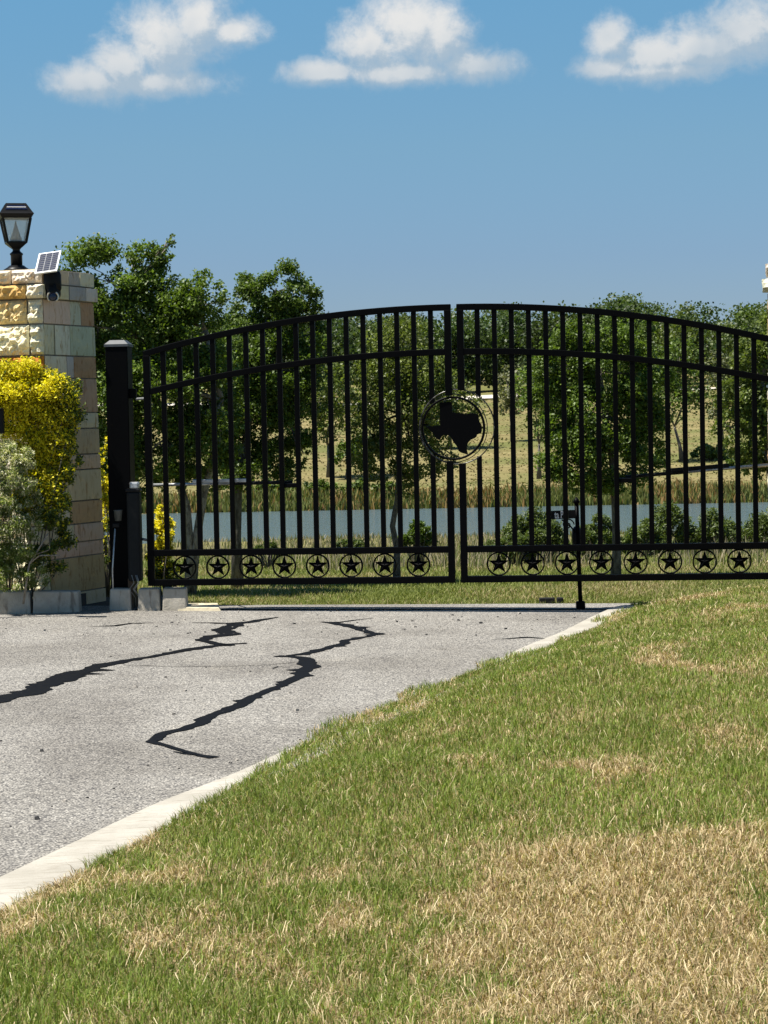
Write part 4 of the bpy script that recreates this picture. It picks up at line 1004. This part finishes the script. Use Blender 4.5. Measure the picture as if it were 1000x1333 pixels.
# ------------------------------------------------------------------ planting bed by the pillar
def edging(x0, x1, Yc0, Yc1, yt0, yt1, name='edging_block'):
    a, b2 = P(x0, 780, Yc0), P(x1, 780, Yc1)
    zt0, zt1 = P(x0, yt0, Yc0).z, P(x1, yt1, Yc1).z
    lo_ = [(a.x, Yc0, -.08), (b2.x, Yc1, -.08), (b2.x, Yc1+.16, -.08), (a.x, Yc0+.16, -.08)]
    k = .012
    hi_ = [(a.x+k, Yc0+.02, zt0), (b2.x-k, Yc1+.02, zt1), (b2.x-k, Yc1+.16, zt1), (a.x+k, Yc0+.16, zt0)]
    return MB().prism(lo_, hi_)
kb = bpy.data.objects.new('bed_edging', None); COL.objects.link(kb); kb['kind'] = 'structure'
for (x0, x1, a, b2, t0, t1) in ((-170, -62, 16.6, 16.82, 772, 771), (-61, 40, 16.82, 17.02, 771, 770), (41, 104, 17.02, 17.14, 770, 770), (141, 171, 17.27, 17.25, 767, 767), (178, 209, 17.24, 17.22, 767, 766), (210, 244, 17.22, 17.20, 766, 766)):
    edging(x0, x1, a, b2, t0, t1).build('edging_block', M_KSTONE, kb, False, .012)
for (lo, zt2) in (([(-8, 16.80), (P(-165, 780, 16.8).x, 16.80), (P(104, 780, 17.25).x, 17.24), (-2.42, 17.62), (-2.42, 19.2), (-8, 19.2)], .122), ([(-2.42, 17.56), (-1.72, 17.5), (-1.72, 18.6), (-2.42, 18.6)], .03)):
    MB().prism([(x, y, -.12) for x, y in lo], [(x, y, zt2) for x, y in lo]).build('planting_bed', M_SOIL, kind='structure')
c = P(262, 787, 17.45); mb = MB().prism([(c.x-.17, 17.2, -.02), (c.x+.2, 17.16, -.02), (c.x+.14, 17.6, -.02), (c.x-.17, 17.6, -.02)], [(c.x-.16, 17.22, .052), (c.x+.16, 17.18, .046), (c.x+.12, 17.58, .048), (c.x-.16, 17.58, .052)])
mb.build('paving_slab', simple('ochre_limestone', (.52, .45, .31), .9, 0, .15, 20, .4), None, False, .006, kind='structure')

YEL = ((.54, .46, .012), (.86, .74, .035)); YG = np.array((.07, .10, .018))
def yellow_tint(yc, yr, xr=None):
    def f(Pt, C):
        z0 = P(50, yc, 17.1).z; z1 = P(50, yr, 17.1).z
        t = np.clip((Pt[:, 2]-z1)/(z0-z1), 0, 1)
        if xr is not None: xa, xb = P(xr[0], 600, 17.1).x, P(xr[1], 600, 17.1).x; t = t*np.clip(1-(Pt[:, 0]-xa)/(xb-xa), 0, 1)
        t = t + RNG.normal(0, .22, len(t))
        sel = RNG.random(len(t)) < np.clip(t, .03, 1)
        G = YG[None]*RNG.uniform(.5, 1.9, (len(t), 1))
        return np.where(sel[:, None], C, G)
    return f
ZBED = .12
shrub('golden_shrub', 'bright yellow leafed shrub in front of the stone pillar', (35, 770), 17.2,
      [(-25, 515, 38, 32), (5, 510, 42, 32), (45, 500, 40, 28), (75, 515, 28, 26), (85, 545, 22, 30), (35, 545, 40, 28), (70, 585, 28, 30), (45, 590, 28, 30), (78, 625, 18, 30), (50, 650, 35, 40), (70, 690, 20, 30), (60, 730, 22, 24), (60, 545, 40, 30), (92, 590, 14, 34), (60, 612, 28, 26), (94, 520, 14, 28)], 58000, .028, YEL, .55, 17, .40, None,
      yellow_tint(590, 690, (66, 112)), 3, ZBED, .55, depth=.5, up=.9)
def sage_tint(Pt, C):
    z0 = P(20, 560, 16.97).z; z1 = P(20, 720, 16.97).z; t = np.clip((Pt[:, 2]-z1)/(z0-z1), 0, 1)
    fl = RNG.random(len(t)) < .08+.62*t
    return np.where(fl[:, None], mixc((.52, .49, .33), (.78, .74, .56), RNG.random(len(t))), C)
shrub('flowering_sage', 'grey green sage shrub with pale flower spikes before the yellow shrub', (12, 775), 16.97,
      [(6, 575, 16, 20), (30, 600, 15, 22), (15, 605, 20, 25), (-10, 610, 20, 30), (20, 635, 26, 28), (42, 655, 16, 28), (5, 680, 28, 32), (38, 700, 18, 30), (20, 728, 32, 24), (-20, 700, 30, 50), (15, 752, 36, 16), (48, 748, 18, 16)], 32000, .028, ((.11, .155, .03), (.27, .32, .085)), .28, 22, .34, None, sage_tint, 2, ZBED, .5, depth=.5, by=17.2)
# bare twigs
tw = thing('bare_twigs', 'pale bare broken twigs sticking out of the bed below the yellow shrub', 'twigs', (P(30, 768, 16.95).x, 16.95, .12))
o = Vector(tw.location); q = lambda x, y: P(x, y, 16.93)-o
MB().tube([(0, 0, 0), q(38, 735), q(46, 722), q(63, 694)], [.009, .008, .007, .005], 6).build('twig', M_PALE, tw, True)
MB().tube([q(40, 732), q(52, 723), q(78, 723)], [.006, .006, .004], 6).build('twig', M_PALE, tw, True)
MB().tube([q(46, 722), q(64, 716), q(66, 700)], [.004, .003, .002], 5).build('twig', M_PALE, tw, True)
shrub('golden_shrub', 'yellow leafed shrub squeezed between stone pillar and black gate post', (141, 770), 18.9, [(138, 600, 9, 40), (142, 640, 12, 26), (143, 680, 12, 26), (138, 720, 12, 24), (128, 640, 18, 60)], 6500, .028, YEL, .55, 20, .35, None, yellow_tint(660, 740), 4, None, .5, up=.9)
shrub('golden_shrub', 'compact yellow shrub with green base standing behind the hinge end of the gate', (214, 778), 19.1, [(212, 675, 12, 18), (208, 695, 15, 22), (220, 705, 14, 24), (213, 728, 19, 20), (206, 748, 17, 14), (222, 748, 16, 16)], 15000, .030, YEL, .55, 22, .36, None, yellow_tint(730, 790), 5, None, .55, up=.9)
# keypad on its stand at the edge of the bed
kx = P(-1, 548, 16.6)
t = thing('entry_keypad', 'black entry keypad box on a bent stand rising beside the flowering sage', 'keypad', (kx.x-.03, 16.55, .0))
MB().tube([(-.10, .12, 0), (-.10, .12, 1.2), (-.08, .10, 1.40), (-.03, .05, 1.45)], .022, 10).build('stand', M_BLACKP, t, True)
MB().box((0, 0, kx.z), (.15, .07, .19)).build('case', M_BLACKP, t, False, .012)
MB().box((0, -.045, kx.z+.09), (.15, .06, .012)).build('hood', M_BLACKP, t, False, .003)
# garden spotlight
s_ = P(154, 667, 17.30)
t = thing('garden_spotlight', 'small grey garden spotlight on a thin stake at the foot of the gate post', 'spotlight', (P(147, 760, 17.30).x, 17.30, .10))
o = Vector(t.location)
MB().tube([(0, 0, -.1), (0.0, 0, .25), P(150, 688, 17.3)-o], .007, 6).build('stake', M_GREY, t, True)
MB().lathe([(.024, 0), (.034, .08), (.036, .085)], tuple(P(154, 678, 17.3)-o), 14).build('lamp_head', simple('spot_grey', (.06, .065, .06), .5), t, True)
MB().box(tuple(P(151, 684, 17.3)-o), (.05, .03, .03)).build('knuckle', M_BLACKP, t, False, .004)

scene.render.resolution_x = 768; scene.render.resolution_y = 1024
